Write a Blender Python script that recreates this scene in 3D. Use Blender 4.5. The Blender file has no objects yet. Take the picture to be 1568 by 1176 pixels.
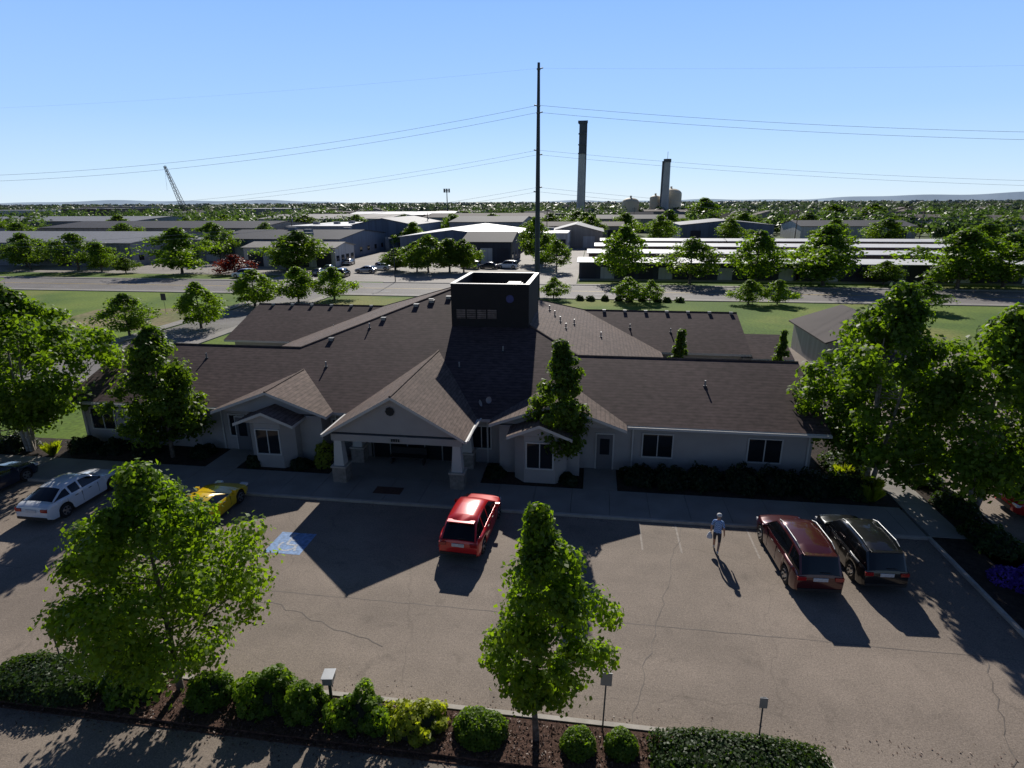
import bpy, bmesh, math, random
import numpy as np
from mathutils import Vector, Matrix
random.seed(7)
S=bpy.context.scene
COL=bpy.context.collection
R=np.random.default_rng(11)
SUN_EL=31.0; SUN_AZ=6.0   # azimuth left of +y

# ------------------------------------------------------------------ materials
def newmat(name):
    m=bpy.data.materials.new(name); m.use_nodes=True
    nt=m.node_tree; b=nt.nodes.get('Principled BSDF')
    return m,nt,b
def M(name,col,rough=.8,var=.15,scale=4.0,metal=0.0,spec=.5,bump=0.0,bscale=None,coat=0.0,detail=6,fine=0.0):
    m,nt,b=newmat(name)
    b.inputs['Roughness'].default_value=rough
    b.inputs['Metallic'].default_value=metal
    b.inputs['Specular IOR Level'].default_value=spec
    b.inputs['Coat Weight'].default_value=coat
    b.inputs['Coat Roughness'].default_value=.04
    if var<=0:
        b.inputs['Base Color'].default_value=(*col,1)
    tc=nt.nodes.new('ShaderNodeTexCoord')
    if var>0:
        n=nt.nodes.new('ShaderNodeTexNoise'); n.inputs['Scale'].default_value=scale; n.inputs['Detail'].default_value=detail
        nt.links.new(tc.outputs['Object'],n.inputs['Vector'])
        r=nt.nodes.new('ShaderNodeMapRange'); r.inputs[1].default_value=.3; r.inputs[2].default_value=.7
        r.inputs[3].default_value=1-var; r.inputs[4].default_value=1+var
        nt.links.new(n.outputs['Fac'],r.inputs[0])
        last=r.outputs[0]
        if fine>0:
            n2=nt.nodes.new('ShaderNodeTexNoise'); n2.inputs['Scale'].default_value=scale*60; n2.inputs['Detail'].default_value=2
            nt.links.new(tc.outputs['Object'],n2.inputs['Vector'])
            r2=nt.nodes.new('ShaderNodeMapRange'); r2.inputs[1].default_value=.3; r2.inputs[2].default_value=.7
            r2.inputs[3].default_value=1-fine; r2.inputs[4].default_value=1+fine
            nt.links.new(n2.outputs['Fac'],r2.inputs[0])
            mm=nt.nodes.new('ShaderNodeMath'); mm.operation='MULTIPLY'
            nt.links.new(last,mm.inputs[0]); nt.links.new(r2.outputs[0],mm.inputs[1]); last=mm.outputs[0]
        vm=nt.nodes.new('ShaderNodeVectorMath'); vm.operation='SCALE'; vm.inputs[0].default_value=col
        nt.links.new(last,vm.inputs['Scale']); nt.links.new(vm.outputs[0],b.inputs['Base Color'])
    if bump>0:
        n3=nt.nodes.new('ShaderNodeTexNoise'); n3.inputs['Scale'].default_value=bscale or scale*8; n3.inputs['Detail'].default_value=4
        nt.links.new(tc.outputs['Object'],n3.inputs['Vector'])
        bp=nt.nodes.new('ShaderNodeBump'); bp.inputs['Strength'].default_value=bump; bp.inputs['Distance'].default_value=.02
        nt.links.new(n3.outputs['Fac'],bp.inputs['Height']); nt.links.new(bp.outputs[0],b.inputs['Normal'])
    return m

def mat_ramp2(name,c1,c2,scale,c3=None,scale3=1.0,rough=.95,bump=.3,thr=(.4,.6),fine=.12,fscale=40):
    m,nt,b=newmat(name); b.inputs['Roughness'].default_value=rough; b.inputs['Specular IOR Level'].default_value=.25
    tc=nt.nodes.new('ShaderNodeTexCoord')
    def noise(s,d=6):
        n=nt.nodes.new('ShaderNodeTexNoise'); n.inputs['Scale'].default_value=s; n.inputs['Detail'].default_value=d
        nt.links.new(tc.outputs['Object'],n.inputs['Vector']); return n.outputs['Fac']
    def mr(s,a,bb,c,d):
        r=nt.nodes.new('ShaderNodeMapRange'); r.inputs[1].default_value=a;r.inputs[2].default_value=bb;r.inputs[3].default_value=c;r.inputs[4].default_value=d
        nt.links.new(s,r.inputs[0]); return r.outputs[0]
    mx=nt.nodes.new('ShaderNodeMix'); mx.data_type='RGBA'
    nt.links.new(mr(noise(scale),thr[0],thr[1],0,1),mx.inputs[0]); mx.inputs[6].default_value=(*c1,1); mx.inputs[7].default_value=(*c2,1)
    out=mx.outputs[2]
    if c3:
        m3=nt.nodes.new('ShaderNodeMix'); m3.data_type='RGBA'
        nt.links.new(mr(noise(scale3,4),.52,.66,0,.7),m3.inputs[0]); nt.links.new(out,m3.inputs[6]); m3.inputs[7].default_value=(*c3,1); out=m3.outputs[2]
    vm=nt.nodes.new('ShaderNodeVectorMath'); vm.operation='SCALE'
    nt.links.new(out,vm.inputs[0]); nt.links.new(mr(noise(fscale,2),.3,.7,1-fine,1+fine),vm.inputs['Scale'])
    nt.links.new(vm.outputs[0],b.inputs['Base Color'])
    if bump>0:
        bp=nt.nodes.new('ShaderNodeBump'); bp.inputs['Strength'].default_value=bump; bp.inputs['Distance'].default_value=.03
        nt.links.new(noise(fscale,3),bp.inputs['Height']); nt.links.new(bp.outputs[0],b.inputs['Normal'])
    return m

def mat_asphalt(name,base=(.245,.200,.162),cracks=True):
    m,nt,b=newmat(name); b.inputs['Roughness'].default_value=.8; b.inputs['Specular IOR Level'].default_value=.25
    tc=nt.nodes.new('ShaderNodeTexCoord'); o=tc.outputs['Object']
    def noise(s,d=5,dist=0,sx=1):
        n=nt.nodes.new('ShaderNodeTexNoise'); n.inputs['Scale'].default_value=s; n.inputs['Detail'].default_value=d; n.inputs['Distortion'].default_value=dist
        if sx!=1:
            mp=nt.nodes.new('ShaderNodeMapping'); mp.inputs['Scale'].default_value=(sx,1,1); nt.links.new(o,mp.inputs[0]); nt.links.new(mp.outputs[0],n.inputs['Vector'])
        else: nt.links.new(o,n.inputs['Vector'])
        return n.outputs['Fac']
    def mr(s,a,bb,c,d):
        r=nt.nodes.new('ShaderNodeMapRange'); r.inputs[1].default_value=a;r.inputs[2].default_value=bb;r.inputs[3].default_value=c;r.inputs[4].default_value=d
        nt.links.new(s,r.inputs[0]); return r.outputs[0]
    def mul(a,c):
        k=nt.nodes.new('ShaderNodeMath'); k.operation='MULTIPLY'; nt.links.new(a,k.inputs[0]); nt.links.new(c,k.inputs[1]); return k.outputs[0]
    v=mul(mr(noise(.18,6,.6),.3,.7,.84,1.12),mr(noise(1.3,5),.3,.7,.93,1.07))
    v=mul(v,mr(noise(26,3),.3,.75,.72,1.38))
    v=mul(v,mr(noise(11,2),.3,.7,.9,1.1))
    v=mul(v,mr(noise(7,2),.64,.76,1,.80))
    v=mul(v,mr(noise(.5,3,0,.08),.35,.65,.92,1.07))
    # dripped oil / tyre darkening patches
    v=mul(v,mr(noise(.9,2,1.0),.60,.74,1,.82))
    if cracks:
        vo=nt.nodes.new('ShaderNodeTexVoronoi'); vo.feature='DISTANCE_TO_EDGE'; vo.inputs['Scale'].default_value=.12
        mp=nt.nodes.new('ShaderNodeVectorMath'); mp.operation='ADD'
        nz=nt.nodes.new('ShaderNodeTexNoise'); nz.inputs['Scale'].default_value=.8; nz.inputs['Detail'].default_value=5
        nt.links.new(o,nz.inputs['Vector']); nt.links.new(o,mp.inputs[0]); nt.links.new(nz.outputs['Color'],mp.inputs[1]); nt.links.new(mp.outputs[0],vo.inputs['Vector'])
        v=mul(v,mr(vo.outputs['Distance'],.001,.004,.86,1.0))
    vm=nt.nodes.new('ShaderNodeVectorMath'); vm.operation='SCALE'; vm.inputs[0].default_value=base
    nt.links.new(v,vm.inputs['Scale']); nt.links.new(vm.outputs[0],b.inputs['Base Color'])
    bp=nt.nodes.new('ShaderNodeBump'); bp.inputs['Strength'].default_value=.35; bp.inputs['Distance'].default_value=.01
    nt.links.new(noise(35,3),bp.inputs['Height']); nt.links.new(bp.outputs[0],b.inputs['Normal'])
    return m

def mat_shingle(name,base):
    m,nt,b=newmat(name); b.inputs['Roughness'].default_value=.85; b.inputs['Specular IOR Level'].default_value=.2
    tc=nt.nodes.new('ShaderNodeTexCoord'); o=tc.outputs['Object']
    sp=nt.nodes.new('ShaderNodeSeparateXYZ'); nt.links.new(o,sp.inputs[0])
    fr=nt.nodes.new('ShaderNodeMath'); fr.operation='MULTIPLY'; fr.inputs[1].default_value=1/.085; nt.links.new(sp.outputs[2],fr.inputs[0])
    f2=nt.nodes.new('ShaderNodeMath'); f2.operation='FRACT'; nt.links.new(fr.outputs[0],f2.inputs[0])
    r=nt.nodes.new('ShaderNodeMapRange'); r.inputs[1].default_value=.0; r.inputs[2].default_value=.25; r.inputs[3].default_value=.42; r.inputs[4].default_value=1.0
    nt.links.new(f2.outputs[0],r.inputs[0])
    mp=nt.nodes.new('ShaderNodeMapping'); mp.inputs['Scale'].default_value=(2.6,2.6,12); nt.links.new(o,mp.inputs[0])
    n=nt.nodes.new('ShaderNodeTexNoise'); n.inputs['Scale'].default_value=1.0; n.inputs['Detail'].default_value=4; nt.links.new(mp.outputs[0],n.inputs['Vector'])
    r2=nt.nodes.new('ShaderNodeMapRange'); r2.inputs[1].default_value=.3; r2.inputs[2].default_value=.7; r2.inputs[3].default_value=.66; r2.inputs[4].default_value=1.34; nt.links.new(n.outputs['Fac'],r2.inputs[0])
    n3=nt.nodes.new('ShaderNodeTexNoise'); n3.inputs['Scale'].default_value=.25; n3.inputs['Detail'].default_value=4; nt.links.new(o,n3.inputs['Vector'])
    r3=nt.nodes.new('ShaderNodeMapRange'); r3.inputs[1].default_value=.3; r3.inputs[2].default_value=.7; r3.inputs[3].default_value=.86; r3.inputs[4].default_value=1.14; nt.links.new(n3.outputs['Fac'],r3.inputs[0])
    a=nt.nodes.new('ShaderNodeMath'); a.operation='MULTIPLY'; nt.links.new(r.outputs[0],a.inputs[0]); nt.links.new(r2.outputs[0],a.inputs[1])
    c=nt.nodes.new('ShaderNodeMath'); c.operation='MULTIPLY'; nt.links.new(a.outputs[0],c.inputs[0]); nt.links.new(r3.outputs[0],c.inputs[1])
    vm=nt.nodes.new('ShaderNodeVectorMath'); vm.operation='SCALE'; vm.inputs[0].default_value=base
    nt.links.new(c.outputs[0],vm.inputs['Scale']); nt.links.new(vm.outputs[0],b.inputs['Base Color'])
    return m

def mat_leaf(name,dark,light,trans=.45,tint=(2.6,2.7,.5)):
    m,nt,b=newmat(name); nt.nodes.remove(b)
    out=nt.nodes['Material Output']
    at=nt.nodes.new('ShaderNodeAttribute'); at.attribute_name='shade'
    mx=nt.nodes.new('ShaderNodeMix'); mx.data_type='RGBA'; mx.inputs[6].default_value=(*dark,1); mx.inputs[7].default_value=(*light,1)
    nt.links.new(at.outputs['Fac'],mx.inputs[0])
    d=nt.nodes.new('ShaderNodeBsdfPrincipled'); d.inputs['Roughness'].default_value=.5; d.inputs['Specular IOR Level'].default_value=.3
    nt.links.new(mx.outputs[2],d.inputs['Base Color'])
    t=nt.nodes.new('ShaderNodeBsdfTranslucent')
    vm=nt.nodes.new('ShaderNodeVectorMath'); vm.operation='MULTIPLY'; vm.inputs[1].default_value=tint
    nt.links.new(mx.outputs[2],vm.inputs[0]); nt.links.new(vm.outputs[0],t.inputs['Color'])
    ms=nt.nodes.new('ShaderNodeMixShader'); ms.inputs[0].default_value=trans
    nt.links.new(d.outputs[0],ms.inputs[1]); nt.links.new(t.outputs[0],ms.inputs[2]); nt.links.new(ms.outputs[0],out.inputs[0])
    return m

def mat_glass(name,col=(.015,.018,.022),rough=.05):
    return M(name,col,rough,0,spec=.5)
def mat_paint(name,col,metal=.2):
    m=M(name,col,.28,.03,1.5,metal=metal,spec=.5,coat=1.0); return m
def mat_metalwall(name,col,spec=.3,rough=.7):
    m,nt,b=newmat(name); b.inputs['Roughness'].default_value=rough; b.inputs['Specular IOR Level'].default_value=spec
    tc=nt.nodes.new('ShaderNodeTexCoord')
    w=nt.nodes.new('ShaderNodeTexNoise'); mp=nt.nodes.new('ShaderNodeMapping'); mp.inputs['Scale'].default_value=(1.2,1.2,.05)
    nt.links.new(tc.outputs['Object'],mp.inputs[0]); nt.links.new(mp.outputs[0],w.inputs['Vector']); w.inputs['Scale'].default_value=1.5
    r=nt.nodes.new('ShaderNodeMapRange'); r.inputs[1].default_value=.3;r.inputs[2].default_value=.7;r.inputs[3].default_value=.82;r.inputs[4].default_value=1.12
    nt.links.new(w.outputs['Fac'],r.inputs[0])
    vm=nt.nodes.new('ShaderNodeVectorMath'); vm.operation='SCALE'; vm.inputs[0].default_value=col
    nt.links.new(r.outputs[0],vm.inputs['Scale']); nt.links.new(vm.outputs[0],b.inputs['Base Color'])
    return m

ASPH=mat_asphalt('asphalt_lot'); ROADM=mat_asphalt('asphalt_road',(.20,.185,.175),False)
LOTM=mat_asphalt('pale_lot',(.31,.28,.25),False)
CONC=M('concrete',(.27,.25,.225),.85,.14,.8,bump=.2,bscale=30,fine=.1)
KERB=M('kerb_concrete',(.42,.38,.33),.85,.15,2.5,bump=.2,bscale=30,fine=.12)
MULCH=mat_ramp2('bark_mulch',(.065,.036,.026),(.12,.068,.05),9,rough=.95,bump=.9,fine=.4,fscale=55)
SOIL=mat_ramp2('bed_soil',(.03,.022,.018),(.055,.04,.03),5,bump=.8,fine=.3)
GRASS=mat_ramp2('grass',(.085,.150,.018),(.15,.215,.028),.09,c3=(.25,.22,.07),scale3=.045,fine=.28,fscale=3.5,bump=.6)
FIELD=mat_ramp2('far_fields',(.07,.11,.04),(.12,.15,.065),.006,c3=(.17,.155,.11),scale3=.004,fine=.25,fscale=.08,bump=0)
ROOF=mat_shingle('brown_shingles',(.090,.062,.060))
ROOFL=mat_shingle('brown_shingles_sunlit',(.145,.105,.088))  # same shingles, brighter: sunlight on side slopes and gables put into the colour
WALL=M('cream_stucco',(.36,.34,.33),.85,.06,1.2,bump=.15,bscale=60)
TRIM=M('white_trim',(.52,.51,.49),.6,.05,2)
TOWER=M('tower_siding',(.034,.030,.030),.8,.08,1.5,spec=.2)
GLASS=mat_glass('window_glass')
DARK=M('dark_interior',(.02,.02,.022),.8,.1)
STONE=M('pillar_stone',(.25,.225,.20),.9,.3,5,bump=.6,bscale=12)
GREYM=M('galvanised_metal',(.32,.33,.34),.45,.12,3,metal=.6)
STEEL=M('weathered_pole_steel',(.045,.055,.07),.6,.15,1.0,metal=.2)
PAINTW=M('worn_white_paint',(.29,.25,.215),.8,.25,5,detail=8)
PAINTB=M('worn_blue_paint',(.18,.30,.52),.7,.35,7,detail=8)
PAINTS=M('symbol_white_paint',(.42,.45,.5),.7,.35,8,detail=8)
PAINTY=M('yellow_road_paint',(.5,.34,.05),.7,.2,6)
SEAM=M('tar_seam',(.155,.13,.11),.8,.3,2)
RUB=M('tyre_rubber',(.018,.018,.018),.85,.1,5)
RIM=M('alloy_rim',(.45,.45,.46),.3,.05,5,metal=.9)
BARK=mat_ramp2('bark',(.09,.07,.055),(.17,.145,.12),6,bump=.8,fscale=20)
BARKG=mat_ramp2('pale_bark',(.24,.21,.18),(.38,.35,.31),6,bump=.6,fscale=20)
WHITEROOF=M('white_metal_roof',(.80,.79,.77),.6,.08,.3)
GREYROOF=mat_metalwall('grey_metal_roof',(.20,.205,.22))
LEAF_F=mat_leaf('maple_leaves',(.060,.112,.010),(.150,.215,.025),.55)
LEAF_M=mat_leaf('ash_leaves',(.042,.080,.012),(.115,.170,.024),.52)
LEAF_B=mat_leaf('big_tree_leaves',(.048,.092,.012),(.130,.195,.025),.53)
LEAF_H=mat_leaf('hedge_leaves',(.020,.045,.012),(.050,.085,.020),.35)
LEAF_HD=mat_leaf('shaded_shrub_leaves',(.010,.022,.008),(.026,.045,.014),.25)  # darker copy of the hedge leaves, building shade put into the colour
LEAF_S=mat_leaf('shrub_leaves',(.060,.110,.010),(.14,.21,.025),.5)
LEAF_R=mat_leaf('red_plum_leaves',(.07,.008,.010),(.16,.02,.02),.35)
LEAF_FAR=mat_leaf('far_leaves',(.045,.078,.028),(.105,.150,.055),.38,(2,2.2,.8))  # bluish distance haze is mixed into this leaf colour
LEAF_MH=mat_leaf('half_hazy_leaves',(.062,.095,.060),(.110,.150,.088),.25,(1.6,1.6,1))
LEAF_YL=mat_leaf('lime_leaves',(.15,.19,.02),(.28,.30,.04),.45)

# ------------------------------------------------------------------ mesh builder
class MB:
    def __init__(s): s.v=[];s.f=[];s.m=[];s.mats=[]
    def mi(s,mat):
        if mat not in s.mats: s.mats.append(mat)
        return s.mats.index(mat)
    def face(s,pts,mat):
        b=len(s.v); s.v+= [tuple(p) for p in pts]; s.f.append(tuple(range(b,b+len(pts)))); s.m.append(s.mi(mat)); return s
    def box(s,x0,x1,y0,y1,z0,z1,mat):
        b=len(s.v)
        s.v+=[(x0,y0,z0),(x1,y0,z0),(x1,y1,z0),(x0,y1,z0),(x0,y0,z1),(x1,y0,z1),(x1,y1,z1),(x0,y1,z1)]
        k=s.mi(mat)
        for f in ((0,3,2,1),(4,5,6,7),(0,1,5,4),(1,2,6,5),(2,3,7,6),(3,0,4,7)):
            s.f.append(tuple(b+i for i in f)); s.m.append(k)
        return s
    def slab(s,pts,t,mat,matside=None):
        n=len(pts); b=len(s.v); s.v+=[tuple(p) for p in pts]+[(p[0],p[1],p[2]-t) for p in pts]
        k=s.mi(mat); k2=s.mi(matside or mat)
        s.f.append(tuple(range(b,b+n))); s.m.append(k)
        s.f.append(tuple(range(b+2*n-1,b+n-1,-1))); s.m.append(k2)
        for i in range(n):
            j=(i+1)%n; s.f.append((b+i,b+n+i,b+n+j,b+j)); s.m.append(k2)
        return s
    def tube(s,path,rad,mat,n=8,cap=True):
        path=[Vector(p) for p in path]; b0=len(s.v); k=s.mi(mat)
        if not hasattr(rad,'__len__'): rad=[rad]*len(path)
        for i,p in enumerate(path):
            d=(path[min(i+1,len(path)-1)]-path[max(i-1,0)])
            if d.length<1e-6: d=Vector((0,0,1))
            d.normalize(); u=d.cross(Vector((0,1,0.01)) if abs(d.y)<.9 else Vector((1,0,0))).normalized(); w=d.cross(u)
            for j in range(n):
                a=2*math.pi*j/n; q=p+(u*math.cos(a)+w*math.sin(a))*rad[i]; s.v.append(tuple(q))
        for i in range(len(path)-1):
            for j in range(n):
                s.f.append((b0+i*n+j,b0+i*n+(j+1)%n,b0+(i+1)*n+(j+1)%n,b0+(i+1)*n+j)); s.m.append(k)
        if cap:
            s.f.append(tuple(b0+j for j in range(n-1,-1,-1))); s.m.append(k)
            e=b0+(len(path)-1)*n; s.f.append(tuple(e+j for j in range(n))); s.m.append(k)
        return s
    def build(s,name,parent=None,loc=(0,0,0),rz=0,smooth=None,bevel=0):
        me=bpy.data.meshes.new(name); me.from_pydata(s.v,[],s.f)
        for m in s.mats: me.materials.append(m)
        me.polygons.foreach_set('material_index',s.m)
        bm=bmesh.new(); bm.from_mesh(me); bmesh.ops.recalc_face_normals(bm,faces=bm.faces); bm.to_mesh(me); bm.free()
        if smooth:
            me.polygons.foreach_set('use_smooth',[True]*len(me.polygons))
            try: me.set_sharp_from_angle(angle=math.radians(smooth))
            except Exception: pass
        me.update()
        o=bpy.data.objects.new(name,me); COL.objects.link(o); o.location=loc; o.rotation_euler=(0,0,rz)
        if parent: o.parent=parent
        if bevel:
            md=o.modifiers.new('bevel','BEVEL'); md.width=bevel; md.segments=2; md.limit_method='ANGLE'
        return o
def empty(name,loc=(0,0,0),rz=0):
    e=bpy.data.objects.new(name,None); COL.objects.link(e); e.location=loc; e.rotation_euler=(0,0,rz); e.empty_display_size=.5; return e

# ------------------------------------------------------------------ foliage
def quads_mesh(name,V,shade,mat,tris=None):
    n=len(V)//4
    me=bpy.data.meshes.new(name)
    me.vertices.add(len(V)); me.vertices.foreach_set('co',V.astype(np.float32).ravel())
    me.loops.add(len(V)); me.loops.foreach_set('vertex_index',np.arange(len(V),dtype=np.int32))
    me.polygons.add(n); me.polygons.foreach_set('loop_start',np.arange(0,len(V),4,dtype=np.int32))
    me.update(calc_edges=True)
    at=me.attributes.new('shade','FLOAT','POINT'); at.data.foreach_set('value',np.repeat(shade,4).astype(np.float32))
    me.materials.append(mat); me.validate(); return me
def leaf_quads(P,size,rng,upbias=.35,aspect=.75,nrm=None):
    n=len(P)
    N=rng.normal(size=(n,3)); 
    if nrm is not None: N=N*.6+nrm*1.0
    N[:,2]+=upbias*1.5; N/=np.linalg.norm(N,axis=1,keepdims=True)
    A=rng.normal(size=(n,3)); T=np.cross(N,A); T/=np.linalg.norm(T,axis=1,keepdims=True)+1e-9
    B=np.cross(N,T); s=(size*rng.uniform(.6,1.3,n))[:,None]
    a=T*s*.5; b=B*s*.5*aspect
    fold=N*s*.12
    V=np.stack([P-a,P-b+fold,P+a*1.1,P+b+fold],1).reshape(-1,3)
    return V
def clump_points(rng,centers,radii,per,flat=.7,shell=.45):
    out=[];cid=[];nr=[]
    for i,(c,r) in enumerate(zip(centers,radii)):
        k=max(4,int(per*rng.uniform(.7,1.3)))
        d=rng.normal(size=(k,3)); d/=np.linalg.norm(d,axis=1,keepdims=True)
        rr=rng.uniform(0,1,k)**shell*r*rng.uniform(.75,1.25,k)
        q=d*rr[:,None]; q[:,2]*=flat; q[:,2]-=.12*r*(rr/r)**2
        out.append(c+q); cid.append(np.full(k,i)); nr.append(d)
    return np.concatenate(out),np.concatenate(cid),np.concatenate(nr)
def tree_parts(seed,h,rad,zb,clumps,per,leaf,profile='round',stems=1,trunk=.1,flat=.75,crad=.30,upk=.35):
    rng=np.random.default_rng(seed)
    cs=[];rs=[]
    off=rng.uniform(0,6.28,4); am=rng.uniform(.08,.2,4)
    for i in range(clumps):
        t=(i+.5)/clumps; t=min(.99,max(.0,t+rng.uniform(-.06,.06)))
        if profile=='round': pr=math.sin(math.pi*min(1,(.12+.85*t))**.85)
        elif profile=='egg': pr=(math.sin(math.pi*(t*.9+.07)**.75))**.8
        else: pr=(1-t)**.7*min(1,(t+.08)*5)
        a=rng.uniform(0,6.283); 
        wob=1+sum(am[k]*math.sin((k+1)*a+off[k]+3*t) for k in range(4))
        rr=rad*pr*wob*(rng.uniform(.25,1)**.5)
        rr=max(0,rr-crad*rad*.6)
        z=zb+(h-zb)*t*.96
        cs.append((math.cos(a)*rr,math.sin(a)*rr,z)); rs.append(crad*rad*rng.uniform(.6,1.3)*(.75+.5*pr)*.85)
    C=np.array(cs);Rr=np.array(rs)
    P,cid,nr=clump_points(rng,C,Rr,per,flat)
    V=leaf_quads(P,leaf,rng,upk,nrm=nr)
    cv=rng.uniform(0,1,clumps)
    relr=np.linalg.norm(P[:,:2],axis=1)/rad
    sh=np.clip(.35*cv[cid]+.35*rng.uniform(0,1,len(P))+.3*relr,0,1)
    mb=MB(); bark=BARK if stems==1 else BARKG
    for s_ in range(stems):
        ang=6.283*s_/max(1,stems)+seed; sp=0 if stems==1 else .22*1
        base=Vector((math.cos(ang)*sp*.6,math.sin(ang)*sp*.6,-.05))
        top=Vector((math.cos(ang)*sp*4+rng.uniform(-.1,.1),math.sin(ang)*sp*4+rng.uniform(-.1,.1),zb+(h-zb)*.75))
        pts=[base.lerp(top,k/5)+Vector((rng.uniform(-.04,.04),rng.uniform(-.04,.04),0))*(k>0)*h/7 for k in range(6)]
        mb.tube([base+Vector((0,0,0)),base+Vector((0,0,.15))]+pts[1:],[trunk*1.5,trunk*1.1]+[trunk*(1-.8*k/5) for k in range(1,6)],bark,8)
        nl=max(6,clumps//(3*stems))
        idx=rng.choice(clumps,min(nl,clumps),replace=False)
        for i in idx:
            c=Vector(cs[i]); tz=max(zb*.85,c.z-abs(rng.uniform(.3,.9))*math.hypot(c.x,c.y)-.2)
            k=min(.98,max(.1,tz/top.z)); st=base.lerp(top,k)
            mid=st.lerp(c,.5)+Vector((0,0,-.08*rad))
            mb.tube([st,mid,c],[trunk*.42*(1.05-k),trunk*.25*(1.05-k)+.006,.008],bark,5,False)
    return V,sh,mb
def tree(name,x,y,h,rad,zb,seed,leafmat,clumps=60,per=150,leaf=.17,profile='egg',stems=1,trunk=.1,rz=0,**k):
    V,sh,mb=tree_parts(seed,h,rad,zb,clumps,per,leaf,profile,stems,trunk,**k)
    e=empty(name,(x,y,0),rz)
    mb.build('trunk_and_limbs',e,smooth=60)
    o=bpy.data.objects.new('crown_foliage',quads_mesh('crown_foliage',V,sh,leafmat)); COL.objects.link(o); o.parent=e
    return e
LIB={}
def libtree(key,leafmat,seed,h=8,rad=4,zb=1.6,clumps=70,per=85,leaf=.36,profile='round',stems=1,trunk=.16):
    V,sh,mb=tree_parts(seed,h,rad,zb,clumps,per,leaf,profile,stems,trunk)
    t=mb.build('tmp',smooth=60); tm=t.data; bpy.data.objects.remove(t)
    LIB[key]=(tm,quads_mesh('crown_'+key,V,sh,leafmat),h,rad)
def inst(name,key,x,y,h,w,rz=None):
    tm,cm,H0,R0=LIB[key]; e=empty(name,(x,y,0),random.uniform(0,6.28) if rz is None else rz)
    e.scale=(w/2/R0,w/2/R0,h/H0)
    for nm,me in (('trunk_and_limbs',tm),('crown_foliage',cm)):
        o=bpy.data.objects.new(nm,me); COL.objects.link(o); o.parent=e
    return e
def bush(name,x,y,rx,ry,h,n,leaf,mat,seed=0,boxy=False,lump=.18,parent=None,z=0.12,core=True):
    rng=np.random.default_rng(seed+100)
    p=3.6 if boxy else 2.0
    d=rng.normal(size=(n,3)); d[:,2]=np.abs(d[:,2])
    if boxy: 
        d=rng.uniform(-1,1,size=(n,3)); d[:,2]=np.where(rng.uniform(size=n)<.55,1.0,rng.uniform(0,1,n)); 
        edge=rng.uniform(size=n)<.3; sgn=np.sign(d[:,:2]); 
        ax=rng.integers(0,2,n); 
        for a_ in (0,1):
            mk=edge&(ax==a_); d[mk,a_]=sgn[mk,a_]; d[mk,2]=rng.uniform(0,1,mk.sum())
    nr=(np.abs(d)**p).sum(1)**(1/p); dd=d/nr[:,None]
    off=rng.uniform(0,6,6)
    lum=1+lump*(np.sin(dd[:,0]*5*rx+off[0])*np.sin(dd[:,1]*5*ry+off[1])+.6*np.sin(dd[:,0]*11*rx+off[2])*np.cos(dd[:,1]*9*ry+off[3]+dd[:,2]*6))
    rr=lum*rng.uniform(.86,1.06,n)
    P=dd*rr[:,None]*np.array([rx,ry,h])
    V=leaf_quads(P,leaf,rng,.3,nrm=dd)
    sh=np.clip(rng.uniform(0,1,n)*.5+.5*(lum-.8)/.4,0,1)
    me=quads_mesh(name,V,sh,mat)
    e=empty(name,(x,y,z)) if parent is None else parent
    o=bpy.data.objects.new('leaves',me); COL.objects.link(o); o.parent=e
    if parent is not None: o.location=(x,y,z)
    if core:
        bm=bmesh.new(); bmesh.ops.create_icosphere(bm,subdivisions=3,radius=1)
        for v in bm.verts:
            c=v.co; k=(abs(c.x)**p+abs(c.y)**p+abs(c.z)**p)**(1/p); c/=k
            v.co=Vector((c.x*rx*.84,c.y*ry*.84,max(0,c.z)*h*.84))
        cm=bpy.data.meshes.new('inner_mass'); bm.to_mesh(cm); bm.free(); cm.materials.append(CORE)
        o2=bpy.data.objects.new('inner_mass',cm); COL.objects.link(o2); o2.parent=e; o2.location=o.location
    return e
CORE=M('dark_bush_core',(.012,.018,.008),.95,.3,6)  # near-black solid filling inside the leaf shell

# ------------------------------------------------------------------ ground
def sheet(name,pts,z,mat,holes=None):
    mb=MB(); mb.face([(x,y,z) for x,y in pts],mat); o=mb.build(name)
    if o.data.polygons[0].normal.z<0: o.data.flip_normals()
    return o
def rect(x0,x1,y0,y1): return [(x0,y0),(x1,y0),(x1,y1),(x0,y1)]
sheet('ground',rect(-9000,9000,-300,12000),-.02,FIELD)
sheet('grass_verge',rect(-260,260,-60,104),-.012,GRASS)
sheet('parking_lot',rect(-41,14.6,-30,24.35),0.0,ASPH)
sheet('side_parking_lot',rect(18.2,60,-30,60),0.0,ASPH)
mb=MB(); mb.box(-41,14.6,24.35,24.5,-.02,.125,KERB)
mb.box(14.6,14.75,12.0,24.5,-.02,.125,KERB); mb.box(18.05,18.2,10,45,-.02,.125,KERB)
mb.box(14.6,14.75,-10,8.0,-.02,.125,KERB)
mb.build('kerb',bevel=.02)
mb=MB()
x=-41.0
while x<14.5:
    x2=min(x+1.83,14.6); mb.box(x+.008,x2-.008,24.5,26.98,-.02,.12,CONC); x=x2
for (a,b) in ((-20.9,-19.1),(-.2,1.5)):
    yy=27.0
    while yy<29.3: mb.box(a,b,yy,yy+1.24,-.02,.12,CONC); yy+=1.25
mb.box(-13.7,-5.5,27.0,29.45,-.02,.12,CONC)
mb.build('sidewalk')
mb=MB(); yy=24.5
while yy<62:
    mb.box(14.75,16.2,yy,yy+1.49,-.02,.121,CONC); yy+=1.5
mb.build('garden_path')
mb=MB()
for a,b in ((-41,-20.92),(-19.08,-13.72),(-5.48,-.22),(1.52,14.74)): mb.box(a,b,27,29.6,-.02,.09,SOIL)
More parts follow.
